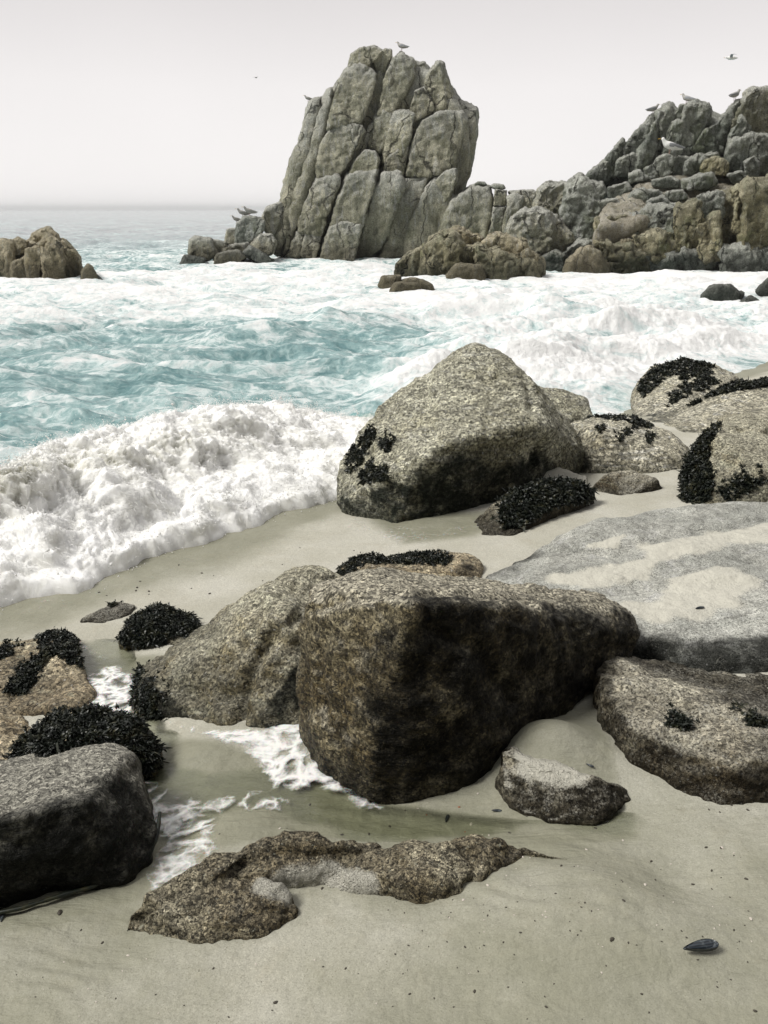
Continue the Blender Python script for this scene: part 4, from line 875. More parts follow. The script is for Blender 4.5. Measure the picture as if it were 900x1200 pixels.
st_ = outcrop('sea_stack', 'tall leaning sea stack of jointed grey columns rising from the surf', 'sea stack', base_at(420, 305))
STK = [
 ('cap_stone', [(407, 77), (411, 64), (421, 57), (440, 55), (450, 60), (440, 72), (433, 78)], 38.2, 1.6),
 ('cap_stone', [(440, 66), (451, 58), (459, 59), (459, 66), (452, 84), (441, 84), (436, 74)], 38.4, 1.5),
 ('rock_column', [(406, 80), (420, 76), (431, 77), (443, 87), (442, 104), (424, 143), (403, 141), (383, 150), (390, 115), (399, 90)], 37.8, 2.5),
 ('rock_column', [(443, 84), (453, 82), (450, 115), (434, 160), (415, 178), (424, 143), (442, 104)], 38.6, 2.2),
 ('rock_column', [(453, 84), (462, 68), (471, 63), (487, 76), (486, 93), (475, 112), (459, 132), (441, 134), (446, 112)], 38.0, 2.0),
 ('rock_column', [(488, 75), (498, 74), (501, 82), (495, 96), (484, 122), (477, 120), (484, 95)], 38.5, 1.8),
 ('rock_column', [(502, 84), (512, 73), (519, 75), (523, 93), (530, 109), (536, 121), (512, 129), (503, 107), (497, 96)], 38.0, 2.0),
 ('rock_column', [(487, 107), (498, 101), (511, 128), (489, 137), (483, 144), (479, 126)], 37.8, 1.6),
 ('rock_column', [(459, 118), (478, 110), (482, 128), (470, 133), (458, 134)], 38.1, 1.6),
 ('rock_column', [(536, 119), (559, 131), (558, 160), (551, 205), (534, 231), (530, 215), (540, 160), (543, 140)], 38.3, 2.6),
 ('rock_column', [(492, 143), (514, 132), (542, 133), (549, 142), (541, 172), (533, 200), (503, 207), (474, 206), (480, 172), (487, 150)], 37.6, 2.4),
 ('rock_column', [(439, 137), (448, 129), (460, 133), (457, 165), (445, 178), (432, 172)], 37.7, 2),
 ('rock_column', [(459, 134), (471, 129), (486, 136), (483, 160), (476, 178), (470, 190), (450, 190), (449, 178), (456, 160)], 37.5, 2),
 ('rock_column', [(449, 196), (452, 186), (472, 172), (480, 172), (474, 205), (452, 205)], 37.4, 2),
 ('rock_column', [(383, 157), (400, 143), (423, 146), (429, 155), (413, 185), (400, 206), (372, 209), (369, 200), (375, 172)], 37.6, 2.4),
 ('rock_column', [(413, 180), (432, 162), (441, 138), (446, 140), (432, 172), (404, 214), (398, 210)], 38.1, 2),
 ('rock_column', [(370, 210), (398, 206), (400, 213), (389, 245), (378, 276), (360, 272), (349, 272), (351, 253), (362, 222)], 37.4, 2.4),
 ('rock_column', [(356, 273), (377, 277), (371, 304), (352, 300)], 37.3, 2.2),
 ('rock_column', [(346, 271), (356, 273), (352, 302), (336, 300)], 37.5, 2.2),
 ('rock_column', [(361, 122), (370, 118), (378, 117), (372, 150), (362, 180), (350, 215), (338, 250), (330, 296), (321, 294), (323, 270), (331, 240), (339, 215), (347, 180), (352, 155)], 38.0, 2.6),
 ('rock_column', [(378, 116), (384, 106), (391, 105), (386, 140), (375, 172), (369, 200), (360, 224), (351, 253), (346, 272), (334, 298), (330, 296), (340, 250), (354, 210), (368, 160)], 37.8, 2.6),
 ('rock_column', [(391, 106), (399, 92), (390, 118), (383, 152), (376, 170), (380, 140)], 38.2, 2),
 ('rock_column', [(408, 204), (415, 187), (427, 176), (440, 178), (445, 187), (443, 199), (425, 203)], 37.2, 2.2),
 ('rock_column', [(406, 206), (443, 200), (442, 212), (434, 240), (427, 263), (410, 259), (386, 265), (388, 250)], 37.0, 2.4),
 ('rock_column', [(386, 266), (408, 260), (426, 264), (416, 306), (371, 309)], 36.9, 2.4),
 ('rock_column', [(448, 204), (470, 202), (474, 220), (467, 245), (448, 290), (431, 304), (416, 306), (426, 262), (441, 225)], 37.1, 2.4),
 ('rock_column', [(472, 212), (492, 207), (504, 208), (484, 248), (476, 265), (470, 283), (473, 300), (444, 304), (456, 275), (475, 237)], 37.5, 2.4),
 ('rock_column', [(509, 212), (520, 201), (534, 199), (536, 209), (528, 231), (514, 245), (502, 243)], 37.0, 2.2),
 ('rock_column', [(498, 220), (509, 212), (503, 243), (514, 246), (529, 231), (533, 234), (514, 276), (498, 286), (474, 302), (472, 281), (476, 264)], 37.3, 2.4),
]
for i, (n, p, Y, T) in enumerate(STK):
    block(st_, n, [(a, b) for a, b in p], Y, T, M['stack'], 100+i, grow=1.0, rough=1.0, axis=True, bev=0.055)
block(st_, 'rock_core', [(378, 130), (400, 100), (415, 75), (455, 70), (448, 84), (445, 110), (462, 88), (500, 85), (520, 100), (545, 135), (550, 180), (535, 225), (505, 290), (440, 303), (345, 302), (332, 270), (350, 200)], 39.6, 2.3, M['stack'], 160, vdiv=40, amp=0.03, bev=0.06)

wl = outcrop('rock_wall', 'low wall of upright rock blocks joining the sea stack to the headland', 'rock wall', base_at(580, 310))
for i, (p, Y) in enumerate([([(547, 221), (560, 215), (575, 218), (579, 240), (569, 296), (505, 298), (515, 265), (529, 236)], 37), ([(580, 222), (594, 223), (593, 241), (578, 241)], 36.6), ([(578, 241), (592, 242), (586, 296), (568, 296)], 36.6),
    ([(595, 230), (604, 226), (613, 230), (611, 252), (600, 255), (596, 298), (586, 298)], 36.4), ([(595, 224), (624, 222), (630, 227), (625, 250), (612, 249), (613, 229)], 37.0), ([(600, 254), (626, 248), (640, 300), (592, 300)], 37.3)]):
    block(wl, 'rock_block', p, Y, 2.2, M['stack'], 200+i, grow=0.98)
for i, p in enumerate([[(556, 217), (560, 213), (568, 213), (571, 217)], [(574, 219), (578, 215), (590, 216), (592, 221), (582, 222)]]):
    block(wl, 'loose_stone', p, 36.8, 0.6, M['grey'], 210+i, vdiv=10)

lo = outcrop('low_outcrop', 'jumble of low dark rocks at the left foot of the sea stack', 'rocks', base_at(270, 312))
for i, (p, Y) in enumerate([([(220, 306), (223, 281), (228, 277), (248, 280), (252, 292), (255, 300), (239, 306)], 35.2), ([(207, 317), (217, 300), (240, 303), (238, 313), (216, 317)], 34.2), ([(250, 281), (265, 284), (264, 300), (252, 302)], 35.6),
    ([(263, 286), (266, 269), (276, 268), (277, 286)], 36.2), ([(276, 286), (278, 263), (287, 254), (300, 254), (310, 260), (307, 272), (293, 286)], 36.0), ([(306, 260), (312, 244), (329, 238), (333, 246), (323, 272), (314, 276)], 37.4),
    ([(292, 289), (306, 275), (318, 275), (323, 283), (320, 297), (309, 300)], 35.6), ([(285, 297), (293, 288), (306, 297), (321, 305), (317, 309), (300, 307)], 34.8), ([(250, 309), (254, 297), (281, 293), (288, 302), (275, 311), (254, 314)], 34.6), ([(258, 300), (262, 290), (290, 284), (296, 295), (280, 300)], 35.4)]):
    block(lo, 'rock_block', p, Y, 1.6, M['grey' if i % 3 == 1 else 'stack'], 230+i, vdiv=30)

lr = outcrop('ribbed_sea_rock', 'squat ribbed tan rock in the surf at the left edge', 'sea rock', base_at(45, 333))
for i, (p, Y) in enumerate([([(-30, 333), (-40, 300), (-8, 284), (3, 283), (15, 284), (19, 309), (16, 333)], 26.6), ([(8, 284), (22, 279), (33, 283), (30, 297), (17, 300)], 26.8), ([(35, 286), (38, 276), (48, 269), (58, 268), (68, 275), (70, 285), (55, 290), (35, 290)], 27.2),
    ([(30, 293), (43, 288), (50, 293), (46, 336), (33, 335)], 25.9), ([(49, 291), (58, 293), (63, 309), (65, 338), (52, 338)], 25.7), ([(55, 288), (66, 289), (73, 305), (79, 336), (64, 338)], 25.8), ([(55, 275), (68, 282), (78, 300), (86, 332), (78, 336), (71, 300)], 26.2),
    ([(72, 282), (84, 289), (94, 302), (95, 316), (91, 333), (85, 332), (78, 300)], 26.5), ([(15, 309), (33, 300), (33, 336), (14, 334)], 26.1), ([(0, 330), (10, 290), (60, 280), (80, 300), (85, 330)], 27.2)]):
    block(lr, 'rock_rib', p, Y, 1.6, M['tan'], 250+i, vdiv=40, amp=0.09, crack=0.05, rough=1.3)
sm_ = outcrop('small_sea_rock', 'small pointed rock just right of the ribbed rock', 'sea rock', base_at(105, 333))
block(sm_, 'rock_block', [(94, 336), (96, 318), (103, 310), (108, 312), (115, 326), (117, 338)], 25.6, 0.8, M['tan'], 262, vdiv=26)
block(sm_, 'rock_block', [(112, 336), (114, 322), (120, 328), (126, 336)], 25.6, 0.6, M['grey'], 263, vdiv=14)

il = outcrop('surf_island', 'lumpy brown rock island in the surf in front of the stack', 'sea rock', base_at(550, 331))
for i, (p, Y) in enumerate([([(463, 326), (466, 309), (480, 297), (484, 298), (481, 324)], 27.4), ([(480, 324), (484, 298), (497, 290), (493, 324)], 27.0), ([(493, 324), (498, 289), (522, 273), (533, 273), (542, 287), (539, 318), (515, 327)], 26.6), ([(528, 271), (538, 268), (548, 278), (565, 280), (560, 291), (542, 289)], 27.0),
    ([(540, 289), (563, 289), (562, 322), (537, 320)], 26.7), ([(562, 289), (584, 298), (611, 307), (631, 307), (631, 331), (618, 336), (562, 332)], 26.2), ([(566, 285), (582, 276), (609, 284), (618, 295), (606, 306), (584, 297)], 26.5), ([(604, 296), (618, 293), (632, 302), (629, 312), (609, 309)], 26.1)]):
    block(il, 'rock_block', p, Y, 1.8, M['tan' if i in (6, 7, 3) else 'brown'], 270+i, vdiv=40, amp=0.12, crack=0.08, grow=1.1, rough=1.5)
b_ = outcrop('round_surf_boulder', 'rounded brown boulder touching the front of the surf island', 'boulder', base_at(545, 331))
block(b_, 'rock_block', [(521, 326), (527, 316), (537, 310), (561, 311), (568, 324), (565, 334), (528, 334)], 25.6, 1.1, M['tan'], 281, vdiv=30, bev=0.3, sm=6)
b_ = outcrop('awash_rocks', 'cluster of low smooth rocks awash left of the surf island', 'sea rock', base_at(475, 340))
for i, (p, Y) in enumerate([([(443, 335), (448, 324), (469, 323), (470, 333), (460, 342), (447, 342)], 22.4), ([(457, 342), (464, 331), (490, 332), (494, 342), (480, 346), (462, 346)], 21.8), ([(469, 330), (484, 325), (506, 333), (508, 342), (493, 344), (472, 338)], 22.3)]):
    block(b_, 'rock_block', p, Y, 0.8, M['tan'], 285+i, vdiv=18, bev=0.3, sm=6, lean=0.0)

mid = outcrop('shoulder_rocks', 'big grey-green boulders leaning at the left end of the headland', 'rocks', base_at(650, 318))
for i, (p, Y, m_) in enumerate([([(597, 280), (601, 256), (613, 249), (626, 247), (642, 250), (650, 270), (644, 293), (634, 303), (612, 300)], 31.6, 'stack'), ([(627, 247), (633, 224), (643, 216), (664, 218), (670, 228), (667, 263), (652, 263), (641, 251)], 33.5, 'stack'),
    ([(664, 221), (679, 209), (690, 217), (699, 233), (708, 270), (697, 279), (672, 284), (660, 266)], 32.6, 'grey'), ([(642, 252), (658, 261), (670, 283), (652, 299), (642, 292)], 32.0, 'stack'), ([(632, 326), (633, 303), (650, 295), (662, 300), (658, 326)], 30.9, 'grey'),
    ([(655, 306), (660, 296), (679, 284), (716, 281), (720, 287), (692, 292), (664, 306)], 31.2, 'grey'), ([(610, 300), (640, 260), (700, 260), (700, 326), (630, 322)], 33.6, 'grey')]):
    block(mid, 'boulder', p, Y, 2.2, M[m_], 300+i, vdiv=44, amp=0.09, crack=0.07, grow=1.1, rough=1.4)
b_ = outcrop('tan_cone_rock', 'tan cone-shaped boulder at the water line under the headland', 'boulder', base_at(685, 328))
block(b_, 'rock_block', [(656, 330), (666, 307), (679, 294), (691, 288), (703, 298), (714, 314), (716, 330)], 29.3, 1.4, M['tan'], 320, vdiv=36, amp=0.05, bev=0.25)

hd = outcrop('headland', 'high rocky headland on the right with a sandy ledge and leaning slabs above', 'headland', base_at(830, 320))
FACE = [([(702, 258), (738, 254), (746, 280), (718, 287), (700, 287)], 31, 'brown'), ([(720, 302), (729, 283), (750, 282), (746, 300), (724, 308)], 30.4, 'tan'), ([(706, 284), (724, 288), (733, 304), (755, 299), (762, 328), (738, 327), (713, 318)], 30.2, 'brown'),
 ([(738, 257), (773, 244), (800, 245), (795, 272), (773, 280), (744, 281)], 30.9, 'grey'), ([(745, 278), (791, 273), (795, 300), (767, 306), (751, 300)], 30.3, 'brown'), ([(754, 302), (789, 297), (835, 299), (842, 320), (824, 328), (784, 331), (758, 327)], 30.2, 'grey'),
 ([(796, 247), (820, 238), (826, 267), (812, 296), (791, 296)], 30.2, 'brown'), ([(820, 232), (844, 227), (843, 252), (824, 266)], 30.3, 'grey'), ([(822, 264), (843, 252), (841, 304), (822, 300)], 29.9, 'brown'), ([(840, 240), (864, 230), (864, 300), (860, 322), (838, 322)], 30.9, 'brown'),
 ([(861, 226), (878, 219), (880, 268), (867, 271), (862, 264)], 30.0, 'brown'), ([(877, 220), (915, 221), (920, 300), (884, 293), (872, 289)], 29.8, 'brown'), ([(850, 291), (887, 291), (918, 293), (918, 320), (887, 322), (852, 322)], 29.6, 'grey'), ([(908, 215), (990, 222), (1010, 330), (912, 325)], 30.2, 'brown'), ([(980, 215), (1120, 240), (1120, 345), (985, 335)], 31, 'grey'),
 ([(715, 262), (860, 238), (1000, 230), (1000, 325), (730, 322)], 31.8, 'brown')]
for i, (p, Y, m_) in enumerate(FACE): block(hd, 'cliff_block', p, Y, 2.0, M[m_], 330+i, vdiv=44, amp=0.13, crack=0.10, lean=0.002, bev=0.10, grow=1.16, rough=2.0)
TOP = [([(678, 222), (690, 211), (706, 213), (714, 225), (700, 242), (684, 238)], 33.5), ([(711, 220), (735, 212), (742, 222), (728, 236), (714, 238)], 33.0), ([(722, 242), (745, 222), (775, 221), (780, 234), (742, 246)], 32.6), ([(700, 236), (722, 232), (735, 246), (706, 252)], 32.4), ([(735, 203), (751, 199), (764, 210), (738, 215)], 33.8),
 ([(762, 211), (783, 206), (797, 212), (795, 221), (765, 219)], 33.0), ([(796, 211), (836, 201), (840, 215), (827, 223), (797, 223)], 32.6), ([(778, 226), (800, 222), (806, 232), (790, 238)], 31.8), ([(756, 236), (775, 230), (798, 240), (780, 248), (758, 248)], 31.6), ([(850, 205), (870, 200), (880, 210), (860, 214)], 33)]
for i, (p, Y) in enumerate(TOP): block(hd, 'ledge_stone', p, Y, 1.4, M['grey'], 350+i, vdiv=26, lean=0.0, amp=0.1, grow=0.92, rough=1.3)
SL = [([(684, 214), (694, 201), (707, 190), (716, 192), (714, 210), (700, 218)], 35.5), ([(705, 193), (719, 180), (726, 168), (730, 165), (732, 175), (728, 190), (720, 205), (709, 207)], 35.8), ([(730, 174), (745, 163), (751, 151), (764, 137), (768, 147), (756, 176), (746, 190), (734, 190)], 36), ([(722, 205), (725, 188), (741, 181), (749, 183), (748, 200), (734, 206)], 35),
 ([(745, 200), (751, 180), (763, 151), (773, 132), (783, 126), (793, 136), (791, 149), (779, 175), (763, 197), (753, 202)], 35.5), ([(777, 178), (785, 154), (795, 142), (801, 149), (798, 163), (791, 185), (780, 184)], 35.1), ([(791, 133), (797, 124), (806, 124), (805, 142), (796, 143)], 35.6), ([(804, 125), (816, 122), (827, 125), (831, 139), (824, 155), (812, 170), (802, 182), (790, 186), (800, 154)], 35.4),
 ([(808, 175), (827, 154), (849, 137), (851, 156), (840, 178), (817, 182)], 35.2), ([(848, 138), (861, 124), (867, 119), (863, 150), (852, 177), (838, 179), (848, 156)], 35.4), ([(857, 150), (866, 127), (876, 111), (885, 107), (915, 108), (925, 156), (880, 160), (866, 152)], 35.6), ([(905, 109), (960, 112), (1010, 150), (1000, 200), (920, 200)], 36), ([(856, 158), (868, 138), (879, 149), (877, 162), (856, 170)], 34.9),
 ([(852, 175), (858, 166), (880, 160), (925, 157), (930, 203), (880, 202), (854, 196)], 34.4), ([(757, 198), (778, 182), (792, 184), (792, 202), (763, 210)], 34.4), ([(804, 190), (817, 183), (839, 180), (842, 190), (827, 198), (805, 204)], 34.2), ([(790, 198), (795, 184), (806, 186), (808, 204), (794, 208)], 34.6), ([(822, 197), (827, 188), (841, 185), (852, 193), (850, 205), (826, 206)], 33.6), ([(873, 190), (883, 184), (890, 193), (889, 206), (875, 206)], 33.2),
 ([(990, 140), (1080, 160), (1130, 240), (1000, 240)], 35), ([(700, 230), (740, 185), (770, 160), (800, 150), (850, 160), (870, 150), (940, 140), (980, 220), (900, 230)], 37)]
for i, (p, Y) in enumerate(SL): block(hd, 'leaning_slab', p, Y, 2.2, M['stack' if i in (10, 11) else 'brown' if i == 17 else 'grey'], 370+i, vdiv=44, lean=0.0, tilt=0.15, amp=0.08, crack=0.07, grow=1.10, rough=1.5)
LED = [([(700, 262), (712, 236), (760, 208), (830, 206), (850, 214), (880, 222), (860, 234), (800, 246), (740, 262)], 32.0), ([(780, 240), (800, 214), (850, 204), (905, 198), (1000, 200), (1020, 225), (880, 226)], 31.6)]
for i, (p, Y) in enumerate(LED):
    pts = []
    for (a, b) in p:
        k = (262-b)/60.0; pts.append(R3(a, b, 30.6+k*4.2)); q = R3(a, b, 30.6+k*4.2); pts.append(Vector((q.x, q.y+0.5, SEA+0.3)))
    me = hull_mesh([pts], 0.11, 3); displace(me, 1.5, 0.10, 400+i, (0.1, 0.3, 0.9), 0.03, 0.06); smooth(me); co = coords(me); setattr_(me, 'hgt', co[:, 2]-SEA+1); setattr_(me, 'top', 0*co[:, 2])
    link('sandy_ledge', me, hd, M['ledge'])

for i, (lab, blks) in enumerate([('dark rock awash at the right edge with a ragged top', [([(820, 352), (833, 336), (855, 334), (870, 345), (865, 358), (840, 359)], 20.5), ([(862, 356), (878, 347), (905, 360), (900, 366), (870, 362)], 20.0)]), ('small dark rock cut by the right edge of the surf', [([(886, 342), (900, 326), (925, 330), (930, 350), (893, 348)], 21)])]):
    r_ = outcrop('dark_sea_rock', lab, 'sea rock', base_at(*blks[0][0][0]))
    for j, (p, Y) in enumerate(blks): block(r_, 'rock_block', p, Y, 0.9, M['grey'], 420+i*5+j, vdiv=26, lean=0.0, amp=0.09)

# ------------------------------------------------------------------ gulls
def skin_body(name, verts, edges, radii, mat, parent, sub=2):
    me = bpy.data.meshes.new(name); me.from_pydata([Vector(v) for v in verts], edges, []); o = bpy.data.objects.new(name, me); C.objects.link(o)
    o.modifiers.new('s', 'SKIN'); sv = me.skin_vertices[0].data
    for s_, r in zip(sv, radii): s_.radius = (r[0], r[1]) if hasattr(r, '__len__') else (r, r)
    sv[0].use_root = True
    o.modifiers.new('u', 'SUBSURF').levels = sub; dg = bpy.context.evaluated_depsgraph_get(); dg.update()
    out = bpy.data.meshes.new_from_object(o.evaluated_get(dg)); bpy.data.objects.remove(o); bpy.data.meshes.remove(me); smooth(out); out.materials.clear(); out.materials.append(mat)
    q = bpy.data.objects.new(name, out); C.objects.link(q); q.parent = parent; return q
M['white'] = simple('white_feathers', (0.88, 0.88, 0.86), 0.7, 0.1); M['gw'] = simple('grey_feathers', (0.30, 0.31, 0.33), 0.7, 0.2); M['brownf'] = simple('mottled_feathers', (0.36, 0.35, 0.33), 0.7, 0.4)
M['beak'] = simple('beak_yellow', (0.6, 0.4, 0.08), 0.5, 0.1); M['leg'] = simple('leg_pink', (0.45, 0.3, 0.25), 0.6, 0.1); M['eye'] = simple('eye_black', (0.01, 0.01, 0.01), 0.3, 0.1)
def gull(label, loc, face, scale, body, wing, flying=False, group='gulls on the rocks'):
    r = empty('gull', loc, face); tag(r, label, 'gull', group)
    lz = 0.13
    if flying: lz = 0
    skin_body('body', [(0, 0, lz+.08), (.12, 0, lz+.12), (.18, 0, lz+.19), (.21, 0, lz+.25), (.25, 0, lz+.255), (-.12, 0, lz+.05), (-.24, 0, lz+.02), (-.32, 0, lz)] if not flying else
              [(0, 0, 0), (.13, 0, .01), (.2, 0, .02), (.25, 0, .03), (.29, 0, .03), (-.12, 0, 0), (-.24, 0, 0), (-.32, 0, 0)],
              [(0, 1), (1, 2), (2, 3), (3, 4), (0, 5), (5, 6), (6, 7)], [.10, .085, .05, .05, .03, .085, .05, (.04, .012)], body, r)
    e_ = .285 if not flying else .32; ez = lz+.25 if not flying else .025
    skin_body('beak', [(e_-.02, 0, ez), (e_+.03, 0, ez-.004), (e_+.055, 0, ez-.014)], [(0, 1), (1, 2)], [.012, .009, .005], M['beak'], r, 1)
    for sy in (-1, 1):
        if flying:
            skin_body('wing', [(.02, sy*.06, .02), (.05, sy*.28, .12), (-.02, sy*.5, .10), (-.12, sy*.68, .05)], [(0, 1), (1, 2), (2, 3)], [(.08, .015), (.07, .012), (.045, .01), (.012, .006)], wing, r, 2)
        else:
            skin_body('wing', [(.08, sy*.07, lz+.11), (-.06, sy*.075, lz+.09), (-.22, sy*.045, lz+.06), (-.38, sy*.015, lz+.03)], [(0, 1), (1, 2), (2, 3)], [(.025, .055), (.022, .06), (.015, .04), (.008, .012)], wing, r, 2)
            skin_body('leg', [(.01, sy*.035, lz+.03), (.015, sy*.035, .03), (.0, sy*.035, .005), (.045, sy*.035, .005)], [(0, 1), (1, 2), (2, 3)], [.012, .008, .009, .007], M['leg'], r, 1)
        skin_body('eye', [(e_-.055, sy*.032, ez+.02), (e_-.05, sy*.034, ez+.02)], [(0, 1)], [.007, .007], M['eye'], r, 1)
    r.scale = (scale,)*3
    return r
bpy.context.view_layer.update()
def far_cast(px, py, root):
    """lowest sky-line point of a rock in that column: where feet rest"""
    dg = bpy.context.evaluated_depsgraph_get()
    for k in range(0, 26):
        d = ray(px, py-6+k).normalized()
        ok, loc, nrm, idx, ob, mx = SC.ray_cast(dg, CAMP+d*6, d)
        if ok and (ob.parent == root or ob == root):
            ok2, l2, n2, i2, ob2, m2 = SC.ray_cast(dg, loc+Vector((0, 0.12, 1.2)), Vector((0, 0, -1)))
            return l2 if ok2 else loc
    return R3(px, py, 36)
for lab, px, py, root, yaw, sc, bd, wg in [
    ('white gull with grey wings standing on the sandy ledge of the headland', 784, 205, hd, 180, 1.5, 'white', 'gw'),
    ('gull standing on the very top of the tall sea stack', 471, 64, st_, 150, 0.95, 'brownf', 'gw'),
    ('dark gull on the leftmost tip of the headland slabs', 766, 138, hd, 20, 0.95, 'brownf', 'gw'),
    ('gull standing on the middle peak of the headland slabs', 806, 123, hd, 130, 1.0, 'brownf', 'gw'),
    ('hunched gull on the upper slope beside the headland summit', 862, 124, hd, 35, 1.05, 'brownf', 'gw'),
    ('left one of two dark gulls side by side on the low outcrop', 284, 254, lo, 195, 0.9, 'brownf', 'brownf'),
    ('right one of two dark gulls side by side, higher on the low outcrop', 292, 253, lo, 200, 0.95, 'brownf', 'brownf'),
    ('small dark bird perched lower left of the pair on the low outcrop', 277, 265, lo, 200, 0.8, 'brownf', 'brownf'),
    ('small dark bird perched on the left shoulder of the sea stack', 361, 123, st_, 180, 0.7, 'brownf', 'brownf')]:
    p = far_cast(px, py, root); gull(lab, p-Vector((0, 0, 0.01)), math.radians(yaw), sc, M[bd], M[wg])
gull('gull gliding in the sky at the upper right above the headland', R3(857, 68, 42), math.radians(170), 0.9, M['white'], M['gw'], True, 'gulls in flight')
gull('tiny far gull alone in the sky left of the sea stack', R3(300, 91, 75), math.radians(60), 0.5, M['brownf'], M['brownf'], True, 'gulls in flight')

# ------------------------------------------------------------------ shells, stipe, pebbles
dgl = bpy.context.evaluated_depsgraph_get(); 
def ground_pt(px, py):
    p = hit(px, py); zz = float(ground_z(np.array([p.x]), np.array([p.y]))[0]); 
    for _ in range(4):
        d = ray(px, py); t_ = (zz-CAMZ)/d.z; p = Vector((d.x*t_, d.y*t_, zz)); zz = float(ground_z(np.array([p.x]), np.array([p.y]))[0])
    return Vector((p.x, p.y, zz))
def surf_pt(px, py):
    d = ray(px, py).normalized(); ok, loc, nrm, idx, ob, mx = SC.ray_cast(dgl, CAMP, d); return loc
t = NT('mussel_shell'); p, oi = t.pos(); bnd = t.n('ShaderNodeTexWave', wave_type='RINGS'); t.set(bnd.inputs[0], p); bnd.inputs['Scale'].default_value = 60; bnd.inputs['Distortion'].default_value = 2
c = t.mix(bnd.outputs[1], (0.008, 0.010, 0.014), (0.03, 0.04, 0.05)); c = t.mix(t.rng(t.noise(p, 60, 4), 0.5, 0.7), c, (0.10, 0.115, 0.12))
M['mussel'] = t.done(t.bsdf(c, 0.3, t.bump(bnd.outputs[1], 0.3, 0.002))); M['nacre'] = simple('nacre', (0.35, 0.38, 0.42), 0.25, 0.2)
def valve(name, L, parent, openang, mat, flip=1):
    """one cupped mussel valve: teardrop outline, domed, with thickness"""
    V = []; Fc = []; n, mrad = 28, 7
    for sgn, off in ((1, 0.0), (0.86, -0.0012)):
        for j in range(mrad+1):
            rr = j/mrad
            for i in range(n):
                a = 2*math.pi*i/n; cx = math.cos(a); wy = math.sin(a)*(0.17+0.08*cx)*(1 if math.sin(a) > 0 else 0.72)
                x = 0.5*cx*rr; y = wy*rr; h = 0.10*(1-rr**2.2)**0.8*(1-0.35*(x+0.1))*sgn
                V.append((x*L, y*L, h*L*flip+off*flip))
        b = 0 if sgn == 1 else n*(mrad+1)
        for j in range(mrad):
            for i in range(n): Fc.append((b+j*n+i, b+j*n+(i+1) % n, b+(j+1)*n+(i+1) % n, b+(j+1)*n+i))
    e = n*(mrad+1)
    for i in range(n): Fc.append((mrad*n+i, mrad*n+(i+1) % n, e+mrad*n+(i+1) % n, e+mrad*n+i))
    me = bpy.data.meshes.new(name); me.from_pydata(V, [], Fc); smooth(me); me.materials.append(mat)
    o = bpy.data.objects.new(name, me); C.objects.link(o); o.parent = parent; o.rotation_euler.x = openang; return o
def mussel(label, loc, L, yaw, pair, group=None):
    r = empty('mussel_shell', loc+Vector((0, 0, 0.004)), yaw); tag(r, label, 'shell', group)
    valve('shell_valve', L, r, 0.0, M['mussel'])
    if pair:
        v = valve('shell_valve', L*0.97, r, math.radians(-22), M['mussel'], -1); v.location = (0, 0.0, 0.30*L*0.25)
        r.rotation_euler.x = math.radians(25); r.location.z += 0.012
    return r
mussel('blue-black open mussel shell lying on the bare sand at the lower right', ground_pt(820, 1116), 0.08, math.radians(8), True)
mussel('single small mussel shell on the wet sand in front of the square block', ground_pt(524, 960), 0.033, math.radians(70), False)
mussel('small blue mussel shell on the sandy part of the broad slab', surf_pt(820, 713), 0.045, math.radians(20), False)
mussel('half mussel shell at the left edge beside the dark boulder', ground_pt(3, 1076), 0.03, math.radians(100), False)
mussel('flat dark shell on wet sand in front of the sand-banked rock', ground_pt(582, 951), 0.03, math.radians(-5), False)
mussel('small dark sliver of shell between the sand-banked rock and the tilted boulder', surf_pt(691, 898), 0.026, math.radians(-35), False)

# kelp stipe against the dark boulder
pl = [(-30, 1068), (30, 1056), (70, 1043), (110, 1032), (150, 1015), (175, 1003), (189, 988), (193, 972)]
P3 = []
for i, (a, b) in enumerate(pl):
    q = ground_pt(a, b+6); P3.append(q+Vector((0, -0.02, 0.014+(0.05 if i >= 6 else 0.0)+(0.03 if i == 7 else 0))))
def tube(name, P, r0, r1, mat, seed=0, seg=8, wob=0.15):
    rg = np.random.default_rng(seed); V = []; Fc = []; Q = []
    for i in range(len(P)-1):
        for k in range(4): Q.append(P[i].lerp(P[i+1], k/4))
    Q.append(P[-1]); n = len(Q)
    for i, q in enumerate(Q):
        d = (Q[min(i+1, n-1)]-Q[max(i-1, 0)]).normalized(); a = d.cross(Vector((0, 0, 1))).normalized(); b = d.cross(a); r = lerp(r0, r1, i/(n-1))*(1+wob*rg.normal())
        for j in range(seg):
            th = 2*math.pi*j/seg; V.append(q+a*math.cos(th)*r+b*math.sin(th)*r)
    for i in range(n-1):
        for j in range(seg): Fc.append((i*seg+j, i*seg+(j+1) % seg, (i+1)*seg+(j+1) % seg, (i+1)*seg+j))
    Fc.append(tuple(range(seg))[::-1]); Fc.append(tuple((n-1)*seg+j for j in range(seg)))
    me = bpy.data.meshes.new(name); me.from_pydata([tuple(v) for v in V], [], Fc); smooth(me); return link(name, me, None, mat, origin=P[0])
o = tube('kelp_stipe', P3, 0.006, 0.005, M['weed'], 3); tag(o, 'long thin dark kelp stem curling round the foot of the dark boulder', 'seaweed')

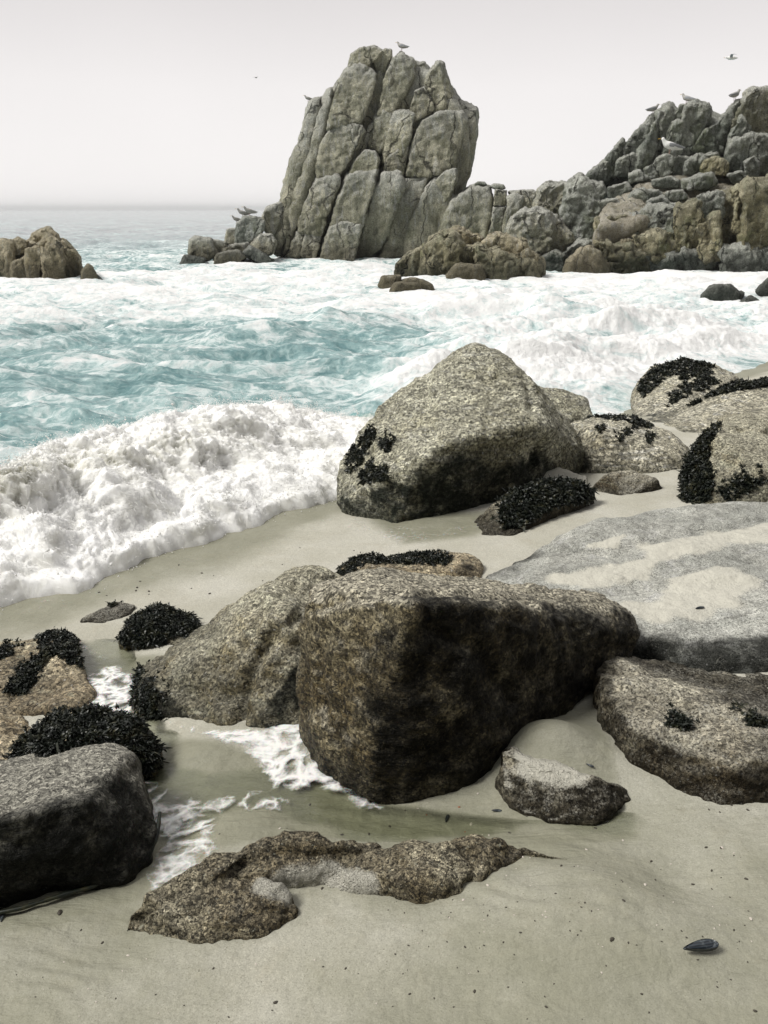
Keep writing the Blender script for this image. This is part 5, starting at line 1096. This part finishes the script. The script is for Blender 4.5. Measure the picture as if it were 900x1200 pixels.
# pebbles and shell crumbs
M['peb'] = simple('dark_pebble', (0.05, 0.042, 0.03), 0.6, 0.5, 90); M['pebp'] = simple('pale_shell_bit', (0.55, 0.50, 0.44), 0.6, 0.2, 90); M['pebr'] = simple('reddish_bit', (0.30, 0.13, 0.07), 0.6, 0.2, 90)
def pebble_mesh(seed, flat):
    bm = bmesh.new(); bmesh.ops.create_icosphere(bm, subdivisions=3, radius=1); me = bpy.data.meshes.new('pebble'); bm.to_mesh(me); bm.free()
    co = coords(me); co = co*(1+0.35*fbm(co*0.9+seed*5, 2, seed))[:, None]; co *= np.array([1, 0.7, flat]); setco(me, co); smooth(me); return me
prot = {'peb': pebble_mesh(1, 0.45), 'pebp': pebble_mesh(2, 0.3), 'pebr': pebble_mesh(3, 0.4)}
for k, me in prot.items(): me.materials.append(M[k])
rg = np.random.default_rng(21)
LAB = {'peb': ('dark_pebble', 'tiny dark pebble scattered on the pale sand', 'pebble', 'dark pebbles scattered on the sand'), 'pebp': ('shell_fragment', 'tiny pale shell fragment scattered on the sand', 'shell', 'pale shell fragments on the sand'), 'pebr': ('reddish_stone', 'tiny reddish stone chip on the wet sand', 'pebble', 'reddish chips on the wet sand')}
def pebble(kind, px, py, r):
    p = ground_pt(px, py); n_, l_, c_, g_ = LAB[kind]; o = bpy.data.objects.new(n_, prot[kind]); C.objects.link(o); o.location = p+Vector((0, 0, r*0.2)); o.scale = (r, r, r); o.rotation_euler = (0, 0, rg.uniform(0, 6.28)); tag(o, l_, c_, g_)
for px, py, r in [(70, 1070, .008), (717, 1101, .006), (556, 1162, .004), (323, 1175, .005), (405, 1135, .003), (610, 1093, .003), (640, 1180, .003), (480, 1165, .003), (885, 1185, .004), (860, 1090, .003), (120, 1105, .004), (250, 1135, .003), (752, 1165, .003), (95, 1090, .003), (545, 1110, .003)]: pebble('peb', px, py, r)
for px, py, r in [(552, 966, .006), (880, 1077, .005), (730, 985, .004), (490, 948, .004), (300, 1130, .003), (640, 1075, .003), (560, 930, .004), (150, 1120, .004), (860, 1000, .003), (705, 1140, .003)]: pebble('pebp', px, py, r)
for px, py, r in [(538, 946, .004), (668, 958, .004), (500, 955, .003), (240, 1000, .004), (545, 975, .003)]: pebble('pebr', px, py, r)
for _ in range(150):
    py = rg.uniform(1000, 1195); pebble('peb' if rg.random() < 0.7 else 'pebp', rg.uniform(5, 895) if py > 1110 else rg.uniform(450, 895), py, rg.uniform(0.0012, 0.0026))
for _ in range(60): pebble('pebp' if rg.random() < .4 else 'peb', rg.uniform(230, 880), rg.uniform(940, 1060), rg.uniform(0.002, 0.005))
for _ in range(30): pebble('peb', rg.uniform(100, 560), rg.uniform(640, 700) , rg.uniform(0.004, 0.008))

# ------------------------------------------------------------------ sea haze
bm = bmesh.new(); bmesh.ops.create_cube(bm, size=1); me = bpy.data.meshes.new('haze'); bm.to_mesh(me); bm.free()
hz = bpy.data.objects.new('haze', me); C.objects.link(hz); hz.scale = (13000, 13000, 22); hz.location = (0, 0, -7.2+11); tag(hz, kind='stuff')
hm = bpy.data.materials.new('sea_haze'); hm.use_nodes = True; n_ = hm.node_tree; n_.nodes.clear(); vo = n_.nodes.new('ShaderNodeOutputMaterial'); pv = n_.nodes.new('ShaderNodeVolumePrincipled')
pv.inputs['Color'].default_value = (0.97, 0.96, 0.96, 1); pv.inputs['Anisotropy'].default_value = 0.7; pv.inputs['Density'].default_value = 0.0004; n_.links.new(pv.outputs[0], vo.inputs[1]); me.materials.append(hm)
